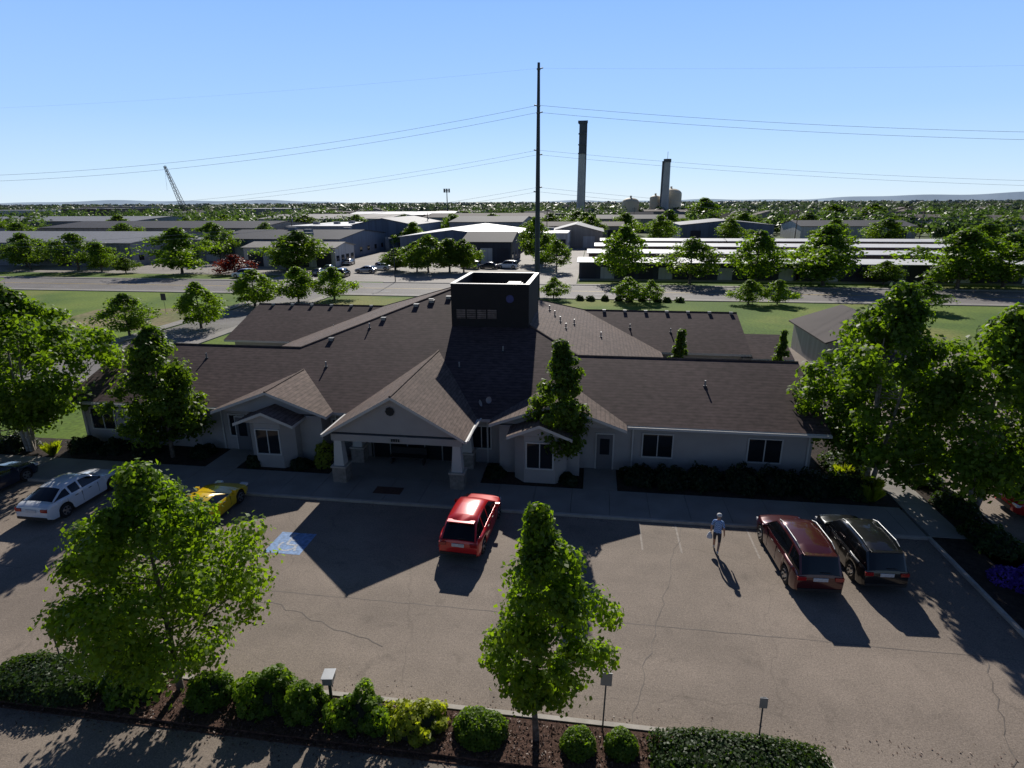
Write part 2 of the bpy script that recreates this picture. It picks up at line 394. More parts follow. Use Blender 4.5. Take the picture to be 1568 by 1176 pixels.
mb.box(11.4,14.74,29.6,40,-.02,.088,SOIL); mb.box(16.22,18.04,22,45,-.02,.09,SOIL); mb.box(14.76,18.04,8,24.49,-.02,.09,SOIL)
mb.build('planting_bed')
MB().box(-10.6,-9.2,25.2,25.9,.12,.14,M('red_brown_mat',(.10,.05,.035),.95,.2,8)).build('door_mat')
def strip(mb,p,q,w,z,mat):
    p=Vector((*p,0));q=Vector((*q,0));d=(q-p).normalized();n=Vector((-d.y,d.x,0))*w/2
    mb.face([(*(p-n).xy,z),(*(q-n).xy,z),(*(q+n).xy,z),(*(p+n).xy,z)],mat)
mb=MB()
for xs in (-31.6,-28.9,-26.3,-23.6,-21.0,2.4,4.0,7.1,9.55,12.1):
    mb.face([(xs-.04,22.0,.004),(xs+.04,22.0,.004),(xs+.04,24.3,.004),(xs-.04,24.3,.004)],PAINTW)
mb.build('parking_stall_lines')
mb=MB(); rr=random.Random(3)
def seam(x0,y0,x1,y1,n=24,j=.05,w=.035,z=.003):
    pr=(x0,y0)
    for i in range(1,n+1):
        t=i/n; q=(x0+(x1-x0)*t+rr.uniform(-j,j),y0+(y1-y0)*t+rr.uniform(-j,j)); strip(mb,pr,q,w*rr.uniform(.6,1.3),z+i*.00002,SEAM); pr=q
seam(-40,17.6,14.5,17.3,90,.03,.03,.002); seam(-16,18.3,-6.5,15.2,30,.1,.03,.005); seam(1.5,13.3,4.2,24.0,30,.12,.025,.006); seam(9.5,9,12.8,17.2,24,.12,.03,.008)
mb.build('tar_seams')
mb=MB(); mb.box(-13.35,-11.75,19.8,21.4,.0,.004,PAINTB)
cx,cy=-12.55,20.6
ring=[(cx-.02+.38*math.cos(a),cy-.2+.38*math.sin(a)) for a in np.linspace(math.pi*.8,math.pi*2.1,14)]
for a,b in zip(ring[:-1],ring[1:]): strip(mb,a,b,.1,.008,PAINTS)
strip(mb,(cx-.15,cy+.5),(cx-.1,cy-.12),.12,.009,PAINTS); strip(mb,(cx-.1,cy-.12),(cx+.3,cy-.15),.1,.010,PAINTS); strip(mb,(cx+.3,cy-.15),(cx+.45,cy-.55),.1,.011,PAINTS); strip(mb,(cx-.12,cy+.2),(cx+.25,cy+.2),.09,.012,PAINTS)
mb.face([(cx-.25,cy+.5,.008),(cx-.05,cy+.5,.008),(cx-.05,cy+.68,.008),(cx-.25,cy+.68,.008)],PAINTS)
mb.build('accessible_parking_symbol')

def island(name,x0,x1,y0,y1,r):
    def outline(o):
        pts=[];rr=r
        for cx_,cy_,a0 in ((x1-rr,y1-rr,0),(x0+rr,y1-rr,90),(x0+rr,y0+rr,180),(x1-rr,y0+rr,270)):
            for k in range(9):
                a=math.radians(a0+90*k/8); pts.append((cx_+(rr+o)*math.cos(a),cy_+(rr+o)*math.sin(a)))
        return pts
    A=outline(0);B=outline(-.15); mb=MB(); n=len(A)
    ym=(y0+y1)/2-.3
    for i in range(n):
        j=(i+1)%n
        low=(A[i][1]<ym and A[j][1]<ym)
        zt=.13 if not low else .03
        mt=KERB if not low else MULCH
        mb.face([(*A[i],zt),(*A[j],zt),(*B[j],zt),(*B[i],zt)],mt)
        mb.face([(*A[i],0),(*A[j],0),(*A[j],zt),(*A[i],zt)],mt)
        if not low: mb.face([(*B[i],.05),(*B[j],.05),(*B[j],.13),(*B[i],.13)],mt)
        else: mb.face([(*B[i],zt),(*B[j],zt),(*B[j],.10),(*B[i],.10)],mt)
    e=empty(name); mb.build('kerb_ring',e)
    m2=MB(); m2.face([(*p,.10) for p in B],MULCH); m2.build('mulch',e)
    rng=np.random.default_rng(5); n=6500
    P=np.stack([rng.uniform(x0+.5,x1-.5,n),rng.uniform(y0+.02,y1-.25,n),rng.uniform(.10,.14,n)],1)
    P[:,2]=np.where(P[:,1]<y0+.16,.045,P[:,2])
    k=rng.uniform(size=n)<.06; P[k,1]=y0-np.abs(rng.normal(size=k.sum()))*.2; P[k,2]=.01
    V=leaf_quads(P,.085,rng,.9,.4); me=quads_mesh('bark_chips',V,rng.uniform(0,1,n),CHIP); o=bpy.data.objects.new('bark_chips',me); COL.objects.link(o); o.parent=e
CHIP=mat_leaf('bark_chip',(.06,.034,.025),(.18,.11,.08),0.0)
island('median_island',-17.7,6.6,11.35,13.1,.86)
# fallen leaves and grit along the kerbs
rng=np.random.default_rng(77); n=900
P=np.stack([rng.uniform(-17,14.5,n),np.where(rng.uniform(size=n)<.5,24.3-np.abs(rng.normal(size=n))*.25,13.15+np.abs(rng.normal(size=n))*.3),np.full(n,.012)],1)
P[:150,0]=14.55-np.abs(rng.normal(size=150))*.3; P[:150,1]=rng.uniform(12,24,150)
V=leaf_quads(P,.055,rng,3.0,.6); o=bpy.data.objects.new('fallen_leaves',quads_mesh('fallen_leaves',V,rng.uniform(0,1,n),CHIP)); COL.objects.link(o)

# ------------------------------------------------------------------ main building
BLD=empty('care_center_building')
zr=2.9+.34*6.1; zp=2.9+.34*15.05
mb=MB()
T=.16
def sl(pts,mat=ROOF): mb.slab(pts,T,mat,TRIM)
E0,E1=-31.0,11.9
sl([(E0,28.9,2.9),(E1,28.9,2.9),(E1,35,zr),(-.85,35,zr),(-9.8,43.95,zp),(-18.8,35,zr),(E0,35,zr)])
sl([(-.85,35,zr),(E1,35,zr),(E1,41.1,2.9),(5.25,41.1,2.9)])
sl([(-18.8,35,zr),(-24.9,41.1,2.9),(E0,41.1,2.9),(E0,35,zr)])
sl([(-9.8,43.95,zp),(-.85,35,zr),(5.25,41.1,2.9),(5.25,44.9,2.9),(-.85,51,zr)],ROOFL)
sl([(-9.8,43.95,zp),(-18.8,51,zr),(-24.9,44.9,2.9),(-24.9,41.1,2.9),(-18.8,35,zr)],ROOFL)
sl([(-.85,51,zr),(5.25,44.9,2.9),(E1,44.9,2.9),(E1,51,zr)])
sl([(-18.8,51,zr),(E0,51,zr),(E0,44.9,2.9),(-24.9,44.9,2.9)])
sl([(E0,51,zr),(-18.8,51,zr),(-9.8,43.95,zp),(-.85,51,zr),(E1,51,zr),(E1,57.1,2.9),(E0,57.1,2.9)])
sl([(E1,44.9,2.6),(15,44.9,2.6),(15,48.6,3.7),(E1,48.6,3.7)]); sl([(E1,48.6,3.7),(15,48.6,3.7),(15,52.3,2.6),(E1,52.3,2.6)])
def gable(x0,x1,yf,yb,ze,zt,wally,wallmat=WALL,t=T):
    xc=(x0+x1)/2
    mb.slab([(xc,yf,zt),(x1,yf,ze),(x1,yb[0],ze),(xc,yb[1],zt)],t,ROOFL,TRIM)
    mb.slab([(xc,yf,zt),(xc,yb[1],zt),(x0,yb[0],ze),(x0,yf,ze)],t,ROOFL,TRIM)
    if wally:
        k=.35*(zt-ze)/((x1-x0)/2)
        mb.face([(x0+.35,wally,ze-t+k-.02),(x1-.35,wally,ze-t+k-.02),(xc,wally,zt-t-.03)],wallmat)
gable(-13.25,-5.95,25.8,(29.0,35.2),2.9,5.02,26.15)
gable(-20.9,-14.1,28.1,(29.0,32.8),2.93,4.2,28.5)
gable(-5.2,1.9,28.1,(29.0,32.8),2.93,4.2,28.5)
gable(-18.9,-15.5,27.0,(28.6,28.6),2.75,3.42,27.3)
gable(-4.1,-.8,27.0,(28.6,28.6),2.75,3.42,27.3)
mb.build('roof',BLD)
mb=MB()
for p,q in (((E0,35,zr),(-18.8,35,zr)),((-18.8,35,zr),(-9.8,43.95,zp)),((-9.8,43.95,zp),(-.85,35,zr)),((-.85,35,zr),(E1,35,zr)),((-.85,51,zr),(E1,51,zr)),((-18.8,51,zr),(E0,51,zr)),
            ((-9.8,43.95,zp),(-.85,51,zr)),((-9.8,43.95,zp),(-18.8,51,zr)),((-9.6,25.8,5.02),(-9.6,35.1,5.02)),((-17.5,28.1,4.2),(-17.5,32.6,4.2)),((-1.65,28.1,4.2),(-1.65,32.6,4.2))):
    mb.tube([p,q],.06,ROOFL,6)
mb.build('ridge_caps',BLD)
mb=MB()
mb.box(-30.4,11.3,29.5,40.5,0,2.80,WALL); mb.box(-30.4,11.3,45.5,56.5,0,2.80,WALL); mb.box(-24.3,4.65,40.52,45.48,0,2.79,WALL)
mb.box(11.32,14.5,45.4,51.8,0,2.5,WALL)
for xe,s_ in ((E0+.6,-1),(E1-.6,1)):
    mb.face([(xe,29.4,2.8),(xe,40.6,2.8),(xe,35,zr-.2)],WALL)
    mb.face([(xe,45.4,2.8),(xe,56.6,2.8),(xe,51,zr-.2)],WALL)
mb.box(-18.9,-14.6,28.5,29.49,0,2.78,WALL); mb.box(-4.7,-.45,28.5,29.49,0,2.78,WALL)
def bay(x0,x1,y0,y1):
    c=.55; pts=[(x0,y1),(x0,y0+c),(x0+c,y0),(x1-c,y0),(x1,y0+c),(x1,y1)]
    mb.slab([(a,b,2.66) for a,b in reversed(pts)],2.66,WALL)
bay(-18.5,-15.9,27.4,28.49); bay(-3.8,-1.1,27.4,28.49)
mb.box(-13.0,-6.2,26.2,26.55,2.42,2.78,WALL); mb.box(-13.0,-12.65,26.57,29.45,2.42,2.78,WALL); mb.box(-6.55,-6.2,26.57,29.45,2.42,2.78,WALL)
mb.face([(-12.9,26.3,2.9),(-6.3,26.3,2.9),(-9.6,26.3,4.8)],WALL)
mb.build('walls',BLD)
mb=MB(); mb.box(-12.64,-6.56,26.56,29.44,2.70,2.76,TRIM); mb.build('portico_ceiling',BLD)
mb=MB()
for cx in (-12.7,-6.5):
    for cy in (26.45,28.9):
        mb.box(cx-.36,cx+.36,cy-.36,cy+.36,.1,.95,STONE); mb.box(cx-.41,cx+.41,cy-.41,cy+.41,.95,1.03,KERB)
        a0,a1=.27,.19
        P=[(cx-a0,cy-a0,1.03),(cx+a0,cy-a0,1.03),(cx+a0,cy+a0,1.03),(cx-a0,cy+a0,1.03),(cx-a1,cy-a1,2.42),(cx+a1,cy-a1,2.42),(cx+a1,cy+a1,2.42),(cx-a1,cy+a1,2.42)]
        for f in ((0,1,5,4),(1,2,6,5),(2,3,7,6),(3,0,4,7)): mb.face([P[i] for i in f],TRIM)
mb.build('portico_columns',BLD)
mb=MB()
def win(x,z0,w,h,y,mull=1,mat=TRIM):
    x0,x1=x-w/2,x+w/2; z1=z0+h;fw=.07
    mb.box(x0-fw,x0,y-.07,y-.001,z0-fw,z1+fw,mat); mb.box(x1,x1+fw,y-.07,y-.001,z0-fw,z1+fw,mat)
    mb.box(x0,x1,y-.068,y-.001,z1,z1+fw,mat); mb.box(x0,x1,y-.09,y-.001,z0-fw,z0,mat)
    for k in range(mull): 
        xm=x0+(x1-x0)*(k+1)/(mull+1); mb.box(xm-.025,xm+.025,y-.05,y-.001,z0+.001,z1-.001,mat)
    mb.face([(x0,y-.02,z0),(x1,y-.02,z0),(x1,y-.02,z1),(x0,y-.02,z1)],GLASS)
for x_,w_ in ((-29,1.5),(-26.4,.9),(-23.2,1.2),(-20.3,.9),(-14.0,.8),(-5.85,1.0),(3.6,1.5),(9.0,1.6)): win(x_,1.0,w_,1.25,29.5)
win(-17.2,.95,1.3,1.35,27.4,1); win(-2.45,.95,1.3,1.35,27.4,1)
mb.box(-12.2,-7.0,29.42,29.49,.12,2.45,DARK)
for k in range(6): mb.box(-12.1+k*1.0,-12.04+k*1.0,29.36,29.415,.12,2.4,GREYM)
mb.box(-12.1,-7.04,29.355,29.41,2.15,2.22,GREYM)
for k in range(5): mb.face([(-12.03+k,29.40,.2),(-11.11+k,29.40,.2),(-11.11+k,29.40,2.13),(-12.03+k,29.40,2.13)],GLASS)
DOORM=M('door_grey',(.14,.14,.15),.6,.05)
for dx in (-19.95,.85):
    mb.box(dx-.5,dx+.5,29.44,29.498,.12,2.2,TRIM); mb.box(dx-.42,dx+.42,29.40,29.438,.14,2.12,DOORM); mb.box(dx-.25,dx+.25,29.385,29.399,1.0,1.9,GLASS)
mb.build('windows_and_doors',BLD)
mb=MB()
ov=[(-9.75+.24*math.cos(a),26.10,4.15+.24*math.sin(a)) for a in np.linspace(0,2*math.pi,9)[:-1]]
mb.face(ov,DARK)
for k,cx in enumerate((-9.78,-9.66,-9.54,-9.42)):
    mb.box(cx-.035,cx+.035,26.15,26.19,2.52,2.66,DARK)
mb.box(1.95,E1,28.79,28.895,2.74,2.86,TRIM); mb.box(E0,-20.95,28.79,28.895,2.74,2.86,TRIM)
for x_ in (2.3,11.1,-21.2,-30.2,-14.2,-5.5): mb.box(x_-.04,x_+.04,29.40,29.48,.15,2.8,TRIM)
mb.tube([(-5.85,26.0,2.8),(-5.85,27.3,2.85),(-5.7,28.7,3.0)],.05,TRIM,6)
mb.box(-5.97,-5.85,25.8,28.8,2.76,2.88,TRIM); mb.box(-13.36,-13.26,25.8,28.8,2.76,2.88,TRIM)
mb.build('gutters_and_trim',BLD)
mb=MB(); mb.box(-10.9,-8.9,28.6,29.1,.5,.56,DARK); mb.box(-10.9,-8.9,29.1,29.16,.5,.95,DARK)
for x_ in (-10.8,-9.0): mb.box(x_-.04,x_+.04,28.62,29.08,.12,.5,DARK)
mb.build('bench_seating',BLD)
mb=MB()
tx0,tx1,ty0,ty1,tz=-9.4,-4.2,38.0,44.6,8.8
mb.box(tx0,tx1,ty0,ty0+.22,5.6,tz,TOWER); mb.box(tx0,tx0+.22,ty0+.22,ty1-.22,5.6,tz-.001,TOWER); mb.box(tx1-.22,tx1,ty0+.22,ty1-.22,5.6,tz-.001,TOWER); mb.box(tx0,tx1,ty1-.22,ty1,5.6,tz,TOWER)
mb.box(tx0+.22,tx1-.22,ty0+.22,ty1-.22,7.7,7.8,GREYROOF)
RIMM=M('parapet_cap',(.12,.12,.13),.5,.1)
mb.box(tx0-.04,tx1+.04,ty0-.04,ty0+.26,tz+.001,tz+.06,RIMM); mb.box(tx0-.04,tx1+.04,ty1-.26,ty1+.04,tz+.001,tz+.06,RIMM)
mb.box(tx0-.04,tx0+.26,ty0+.26,ty1-.26,tz+.002,tz+.06,RIMM); mb.box(tx1-.26,tx1+.04,ty0+.26,ty1-.26,tz+.002,tz+.06,RIMM)
mb.box(-6.2,-5.1,40.8,42.4,7.8,8.4,WHITEROOF); mb.box(-6.1,-5.2,41.0,42.2,8.4,8.5,RIMM)
LOUV=M('louver_pane',(.19,.14,.125),.4,.45,3)
for k in range(4):
    x_=-9.05+k*.7; mb.box(x_,x_+.6,ty0-.04,ty0-.001,6.55,7.15,LOUV)
    for q in range(4): mb.box(x_,x_+.6,ty0-.06,ty0-.041,6.6+q*.14,6.63+q*.14,TOWER)
for k in range(1,20): mb.box(tx0,tx1,ty0-.012,ty0-.001,5.9+k*.15,5.915+k*.15,RIMM if k%20==0 else TOWER)
mb.build('tower',BLD)
mb=MB(); b=[( -5.45+.26*math.cos(a),ty0-.03,7.9+.26*math.sin(a)) for a in np.linspace(0,2*math.pi,17)[:-1]]; mb.face(b,M('blue_badge',(.05,.055,.20),.5,.2,4)); mb.build('round_badge',BLD)
mb=MB()
def vent(x,y,z,s=.15):
    mb.box(x-s,x+s,y-s,y+s,z-.05,z+.10,GREYM); mb.box(x-s*1.15,x+s*1.15,y-s*1.15,y+s*1.15,z+.10,z+.14,STEEL)
def pipe(x,y,z,h=.45,r=.06): mb.tube([(x,y,z-.1),(x,y,z+h)],r,GREYM,8); mb.tube([(x,y,z-.02),(x,y,z+.06)],r*2,STEEL,8)
for k in range(7): vent(.9+k*1.75,50.8,zr-.05,.13)
for k in range(6): vent(-29.5+k*1.9,50.8,zr-.05,.13)
for t in (.15,.45,.75): 
    x_=-18.8+9*t+.35; y_=35+8.95*t-.35; vent(x_,y_,2.9+.34*(y_-28.9))
for x_,y_ in ((-12.6,40.6),(-11.6,41.2),(-10.5,41.8)): vent(x_,y_,2.9+.34*(y_-28.9),.17)
for x_,y_ in ((-3.4,45.5),(-2.9,44.2),(-2.4,42.8),(-1.9,41.2),(-1.4,43.6),(.6,42.5)): pipe(x_,y_,zp-.34*(x_+9.8),.4,.05)
for x_,y_ in ((-15,37.5),(-16.2,33),(-24.5,33.5),(3.0,48.2),(6.2,47.7),(-7.9,33.4),(-5.5,35.2),(6.3,32.4),(-22,47)): pipe(x_,y_,2.9+.34*(y_-28.9) if y_<44 else 2.9+.34*(y_-44.9),.35,.05)
mb.tube([(-1.6,34.9,4.9),(-1.6,34.9,5.7)],.14,GREYM,10); mb.tube([(-1.6,34.9,5.7),(-1.6,34.9,5.85)],.2,STEEL,10)
mb.build('roof_vents',BLD)
DISH=M('dish_grey',(.30,.30,.31),.5,.05)
for nm,dx,dy in (('satellite_dish',-5.95,29.6),('satellite_dish',-5.45,29.9)):
    m2=MB(); rings=[]
    for r_,d_ in ((0.001,0),(.08,.012),(.14,.035),(.19,.07)):
        rings.append([(r_*math.cos(a),-d_*1.0,r_*math.sin(a)) for a in np.linspace(0,2*math.pi,17)[:-1]])
    rot=Matrix.Rotation(math.radians(-35),3,'X')@Matrix.Rotation(math.radians(50 if dx<-5.7 else -50),3,'Z')
    for A_,B_ in zip(rings[:-1],rings[1:]):
        for i in range(16):
            j=(i+1)%16; m2.face([rot@Vector(p)+Vector((0,0,.4)) for p in (A_[i],A_[j],B_[j],B_[i])],DISH)
    m2.tube([(0,.02,.4),(0,.15,.2),(0,.15,-.05)],.02,STEEL,6)
    z_=2.9+.34*(dy-28.9); m2.build(nm,None,(dx,dy,z_),rz=.5,smooth=50)

# ------------------------------------------------------------------ cars
LRED=M('tail_light_red',(.35,.01,.01),.15,0,spec=.8); LWHT=M('lamp_clear',(.7,.7,.7),.1,0,spec=.9); CGLASS=mat_glass('car_glass',(.006,.007,.009),.03); PLATE=M('licence_plate',(.6,.6,.62),.5,.15,20); BLK=M('black_plastic',(.02,.02,.021),.6,.05)
KIND={
 'suv':dict(L=4.7,W=1.88,r=.36,yw=(.19,.80),top=[(0,.74),(.012,.92),(.05,1.02),(.3,1.05),(.66,1.03),(.75,1.02),(.93,.92),(.985,.76),(1,.58)],
   roof=[(.012,None),(.085,1.62),(.16,1.70),(.28,1.74),(.40,1.75),(.50,1.73),(.585,1.68),(.75,None)],pil=(.215,.40),rw=.74),
 'hatch':dict(L=4.5,W=1.84,r=.34,yw=(.18,.81),top=[(0,.70),(.012,.88),(.05,.98),(.3,1.00),(.66,.97),(.76,.96),(.93,.84),(.985,.70),(1,.52)],
   roof=[(.02,None),(.13,1.52),(.22,1.60),(.32,1.63),(.42,1.63),(.50,1.61),(.57,1.55),(.77,None)],pil=(.24,.41),rw=.70),
 'sedan':dict(L=4.5,W=1.84,r=.34,yw=(.2,.81),top=[(0,.62),(.01,.84),(.05,.94),(.16,.97),(.3,.96),(.66,.93),(.74,.92),(.93,.78),(.985,.66),(1,.48)],
   roof=[(.10,None),(.25,1.32),(.33,1.39),(.42,1.42),(.50,1.41),(.56,1.37),(.74,None)],pil=(.30,.43),rw=.66),
 'sports':dict(L=4.45,W=1.88,r=.33,yw=(.18,.80),top=[(0,.60),(.01,.82),(.05,.90),(.2,.92),(.3,.88),(.55,.84),(.68,.84),(.8,.82),(.93,.68),(.985,.55),(1,.42)],
   roof=[(.10,None),(.30,1.14),(.38,1.21),(.44,1.23),(.50,1.19),(.64,None)],pil=(.33,.345),rw=.62)}
def car(name,x,y,kind,paint,rz=0,rails=False,z=0,sc=1):
    K=KIND[kind]; L,W,r=K['L'],K['W'],K['r']; e=empty(name,(x,y,z),rz); e.scale=(sc,sc,sc)
    tx,tz=zip(*K['top']); wx,wz=zip(*[(0,.86),(.02,.93),(.08,.985),(.2,1),(.8,1),(.92,.95),(.98,.86),(1,.76)])
    wh=[K['yw'][0]*L,K['yw'][1]*L]; Ra=r+.055
    st=sorted(set([round(v,3) for v in list(np.linspace(0,L,44))+[.03,.06,.1,L-.03,L-.08]]+[round(w+Ra*k,3) for w in wh for k in (-1,-.97,-.85,-.6,-.3,0,.3,.6,.85,.97,1)]))
    mb=MB(); rows=[]
    def belt(t): return float(np.interp(t,tx,tz))
    for s_ in st:
        t=s_/L; w=W/2*float(np.interp(t,wx,wz)); hz=belt(t)
        z0=.22+.12*max(0,1-t/.05)+.1*max(0,(t-.95)/.05)
        for q in wh:
            d=abs(s_-q)
            if d<Ra: z0=max(z0,r+math.sqrt(Ra*Ra-d*d))
        z0=min(z0,hz-.06); h=hz-z0
        side=[(w*.965,z0),(w*.995,z0+h*.22),(w,z0+h*.5),(w*.975,z0+h*.80),(w*.955,z0+h*.9),(w*.90,hz),(w*.5,hz+.035),(0,hz+.045)]
        row=[(-a,s_-L/2,b) for a,b in side]+[(a,s_-L/2,b) for a,b in reversed(side[:-1])]
        rows.append(row)
    b0=len(mb.v); n=len(rows[0]); k=mb.mi(paint)
    for row in rows: mb.v+=row
    for i in range(len(rows)-1):
        for j in range(n-1):
            mb.f.append((b0+i*n+j,b0+i*n+j+1,b0+(i+1)*n+j+1,b0+(i+1)*n+j)); mb.m.append(k)
    mb.f.append(tuple(b0+j for j in range(n))); mb.m.append(k)
    e1=b0+(len(rows)-1)*n; mb.f.append(tuple(e1+j for j in range(n-1,-1,-1))); mb.m.append(k)
    ro=K['roof']; stn=[(a,b,'') for a,b in ro]
    full=[(a,b) for a,b in ro if b]
    for pcen in K['pil']:
        for dlt in (-.011,.011): stn.append((pcen+dlt,float(np.interp(pcen+dlt,[a for a,_ in full],[b for _,b in full])),'p'))
    stn.sort(key=lambda q:q[0])
    rws=[]
    for a,b,_ in stn:
        s_=a*L-L/2; w=W/2*float(np.interp(a,wx,wz)); wb=w*.895; zb=belt(a)+.0
        if b is None: sd=[(wb,zb),(wb-.015,zb+.012),(wb-.09,zb+.03),(wb*.5,zb+.045),(0,zb+.05)]
        else:
            wt=W/2*K['rw']; sd=[(wb,zb),(wt+.02,b-.10),(wt-.06,b-.02),(wt*.5,b+.015),(0,b+.025)]
        rws.append([(-p,s_,q) for p,q in sd]+[(p,s_,q) for p,q in reversed(sd[:-1])])
    b0=len(mb.v); n=9; kp=mb.mi(paint); kg=mb.mi(CGLASS)
    for row in rws: mb.v+=row
    for i in range(len(rws)-1):
        mid=(stn[i][0]+stn[i+1][0])/2; end=(stn[i][1] is None or stn[i+1][1] is None)
        pil=any(abs(mid-pc)<.005 for pc in K['pil'])
        for j in range(n-1):
            if j in (0,7): mt=kp if pil else kg
            elif j in (1,6): mt=kp
            else: mt=kg if end else kp
            mb.f.append((b0+i*n+j,b0+i*n+j+1,b0+(i+1)*n+j+1,b0+(i+1)*n+j)); mb.m.append(mt)
    mb.build('body',e,smooth=38)
    mb=MB(); mb.box(-W/2*.85,W/2*.85,-L/2+.15,L/2-.15,.2,.62,BLK); mb.build('underbody',e)
    mb=MB()
    th=belt(.02); w0=W/2*.9; yb=-L/2
    for s_ in (-1,1):
        xa=s_*w0*.97; xb=s_*w0*.60
        mb.box(min(xa,xb),max(xa,xb),yb-.012,yb+.16,th-.20,th-.05,LRED)
        xa=s_*(w0*.98); xb=s_*(w0*.58); mb.box(min(xa,xb),max(xa,xb),L/2-.28,L/2-.04,.56,.68,LWHT)
    mb.box(-.26,.26,yb-.018,yb+.02,th-.22,th-.08,PLATE); mb.box(-w0*.93,w0*.93,yb-.03,yb+.05,.30,.42,BLK); mb.box(-w0*.6,w0*.6,L/2-.03,L/2+.012,.30,.5,BLK)
    for s_ in (-1,1):
        mb.box(s_*(W/2+.02)-.1,s_*(W/2+.02)+.1,L*.68-L/2,L*.68-L/2+.12,belt(.68)-.02,belt(.68)+.12,paint)
        for hp in (.33,.5): mb.box(s_*W/2*.985-.015,s_*W/2*.985+.015,hp*L-L/2,hp*L-L/2+.16,belt(.4)-.16,belt(.4)-.13,BLK)
        for hp in (.235,.415,.62): mb.box(s_*W/2*.987-.016,s_*W/2*.987+.016,hp*L-L/2-.006,hp*L-L/2+.006,.36,belt(.4)-.09,BLK)
    if kind in('suv','hatch'):
        a,b=ro[1]; mb.box(-W/2*.62,W/2*.62,a*L-L/2-.14,a*L-L/2+.1,b-.02,b+.02,paint)
        mb.box(-.01,.35,yb+.02,yb+.05,1.05,1.07,BLK)
    if rails:
        for s_ in (-1,1): mb.tube([(s_*W/2*.66,-L/2+L*.13,1.70),(s_*W/2*.68,-L/2+L*.2,1.79),(s_*W/2*.68,-L/2+L*.5,1.80),(s_*W/2*.66,-L/2+L*.57,1.70)],.022,GREYM,6)
    mb.build('lights_and_trim',e,bevel=.008)
    mb=MB()
    for q in wh:
        for s_ in (-1,1):
            xo=s_*(W/2-.02); xi=s_*(W/2-.24); yc=q-L/2
            mb.tube([(xi,yc,r),(xi+s_*.03,yc,r),(xo-s_*.03,yc,r),(xo,yc,r)],[r*.93,r,r,r*.93],RUB,22)
            mb.tube([(xo-s_*.02,yc,r),(xo+s_*.006,yc,r)],[r*.66,r*.62],RIM,16)
            for kk in range(5):
                a=kk*6.283/5+.2; p0=(xo+s_*.008,yc+r*.3*math.cos(a+.6),r+r*.3*math.sin(a+.6)); p1=(xo+s_*.008,yc+r*.5*math.cos(a+.6),r+r*.5*math.sin(a+.6))
                mb.tube([p0,p1],[.03,.055],BLK,6)
    mb.build('wheels',e,smooth=40)
    return e
P_RED=mat_paint('red_paint',(.60,.014,.016),.1); P_MAR=mat_paint('maroon_paint',(.075,.008,.010),.3); P_BLK=mat_paint('black_paint',(.010,.011,.013),.2)
P_WHT=mat_paint('white_paint',(.70,.73,.78),0); P_YEL=mat_paint('yellow_paint',(.80,.53,.01),0); P_BLU=mat_paint('navy_paint',(.02,.03,.06),.3); P_SIL=mat_paint('silver_paint',(.35,.36,.38),.5)
car('red_hatchback_car',-4.95,22.45,'hatch',P_RED,rz=-.06)
car('maroon_suv',8.4,22.0,'suv',P_MAR,rz=.06,rails=True)
car('black_suv',10.95,22.55,'suv',P_BLK,rz=.06,rails=True,sc=.95)
car('white_sedan_car',-24.9,22.7,'sedan',P_WHT)
car('yellow_sports_car',-17.6,22.3,'sports',P_YEL)
car('dark_sedan_car',-30.2,23.0,'sedan',P_BLU)
car('red_sedan_car',21.6,27.6,'sedan',P_RED,rz=math.radians(90))
car('black_sedan_car',20.6,23.6,'sedan',P_BLK,rz=math.radians(90))
far=[('silver_sedan_car',-47,118,'sedan',P_SIL,1.5),('white_sedan_car',-46,124,'sedan',P_WHT,1.5),('maroon_suv',-47,130,'suv',P_MAR,1.5),('blue_sedan_car',-55,113,'sedan',P_BLU,0.1),('white_suv',-68,108,'suv',P_WHT,1.57),
 ('silver_suv',-27,128,'suv',P_SIL,1.2),('dark_sedan_car',-23,128,'sedan',P_BLU,1.4),('white_suv',-19,129,'suv',P_WHT,1.5),('red_sedan_car',-14,150,'sedan',P_RED,0),('silver_sedan_car',-10,162,'sedan',P_SIL,0),('white_sedan_car',-52,110,'sedan',P_WHT,.1),('dark_suv',-49,111,'suv',P_BLK,.1),
 ('red_sedan_car',-44,140,'sedan',P_RED,1.5),('dark_sedan_car',-56,120,'sedan',P_BLU,0.2),('silver_sedan_car',-57,133,'sedan',P_SIL,0.1),('white_suv',-13,140,'suv',P_WHT,0)]
for n_,x_,y_,k_,p_,r_ in far: car(n_,x_,y_,k_,p_,r_)

# ------------------------------------------------------------------ near trees
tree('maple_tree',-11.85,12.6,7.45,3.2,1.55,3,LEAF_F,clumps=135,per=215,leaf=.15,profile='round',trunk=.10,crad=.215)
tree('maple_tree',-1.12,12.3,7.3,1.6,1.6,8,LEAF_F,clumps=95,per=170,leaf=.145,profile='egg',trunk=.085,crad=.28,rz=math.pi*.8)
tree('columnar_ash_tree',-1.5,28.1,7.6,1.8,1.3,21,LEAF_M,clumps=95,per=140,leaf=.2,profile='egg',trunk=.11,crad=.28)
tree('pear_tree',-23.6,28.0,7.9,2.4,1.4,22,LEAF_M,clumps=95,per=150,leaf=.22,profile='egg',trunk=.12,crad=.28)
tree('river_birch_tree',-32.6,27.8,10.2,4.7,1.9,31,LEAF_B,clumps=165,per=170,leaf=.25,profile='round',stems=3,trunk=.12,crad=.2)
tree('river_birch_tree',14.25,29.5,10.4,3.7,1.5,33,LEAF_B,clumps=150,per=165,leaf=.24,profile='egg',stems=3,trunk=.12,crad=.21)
tree('river_birch_tree',18.1,27.6,9.7,3.9,1.5,37,LEAF_B,clumps=150,per=165,leaf=.24,profile='round',stems=3,trunk=.12,crad=.21)

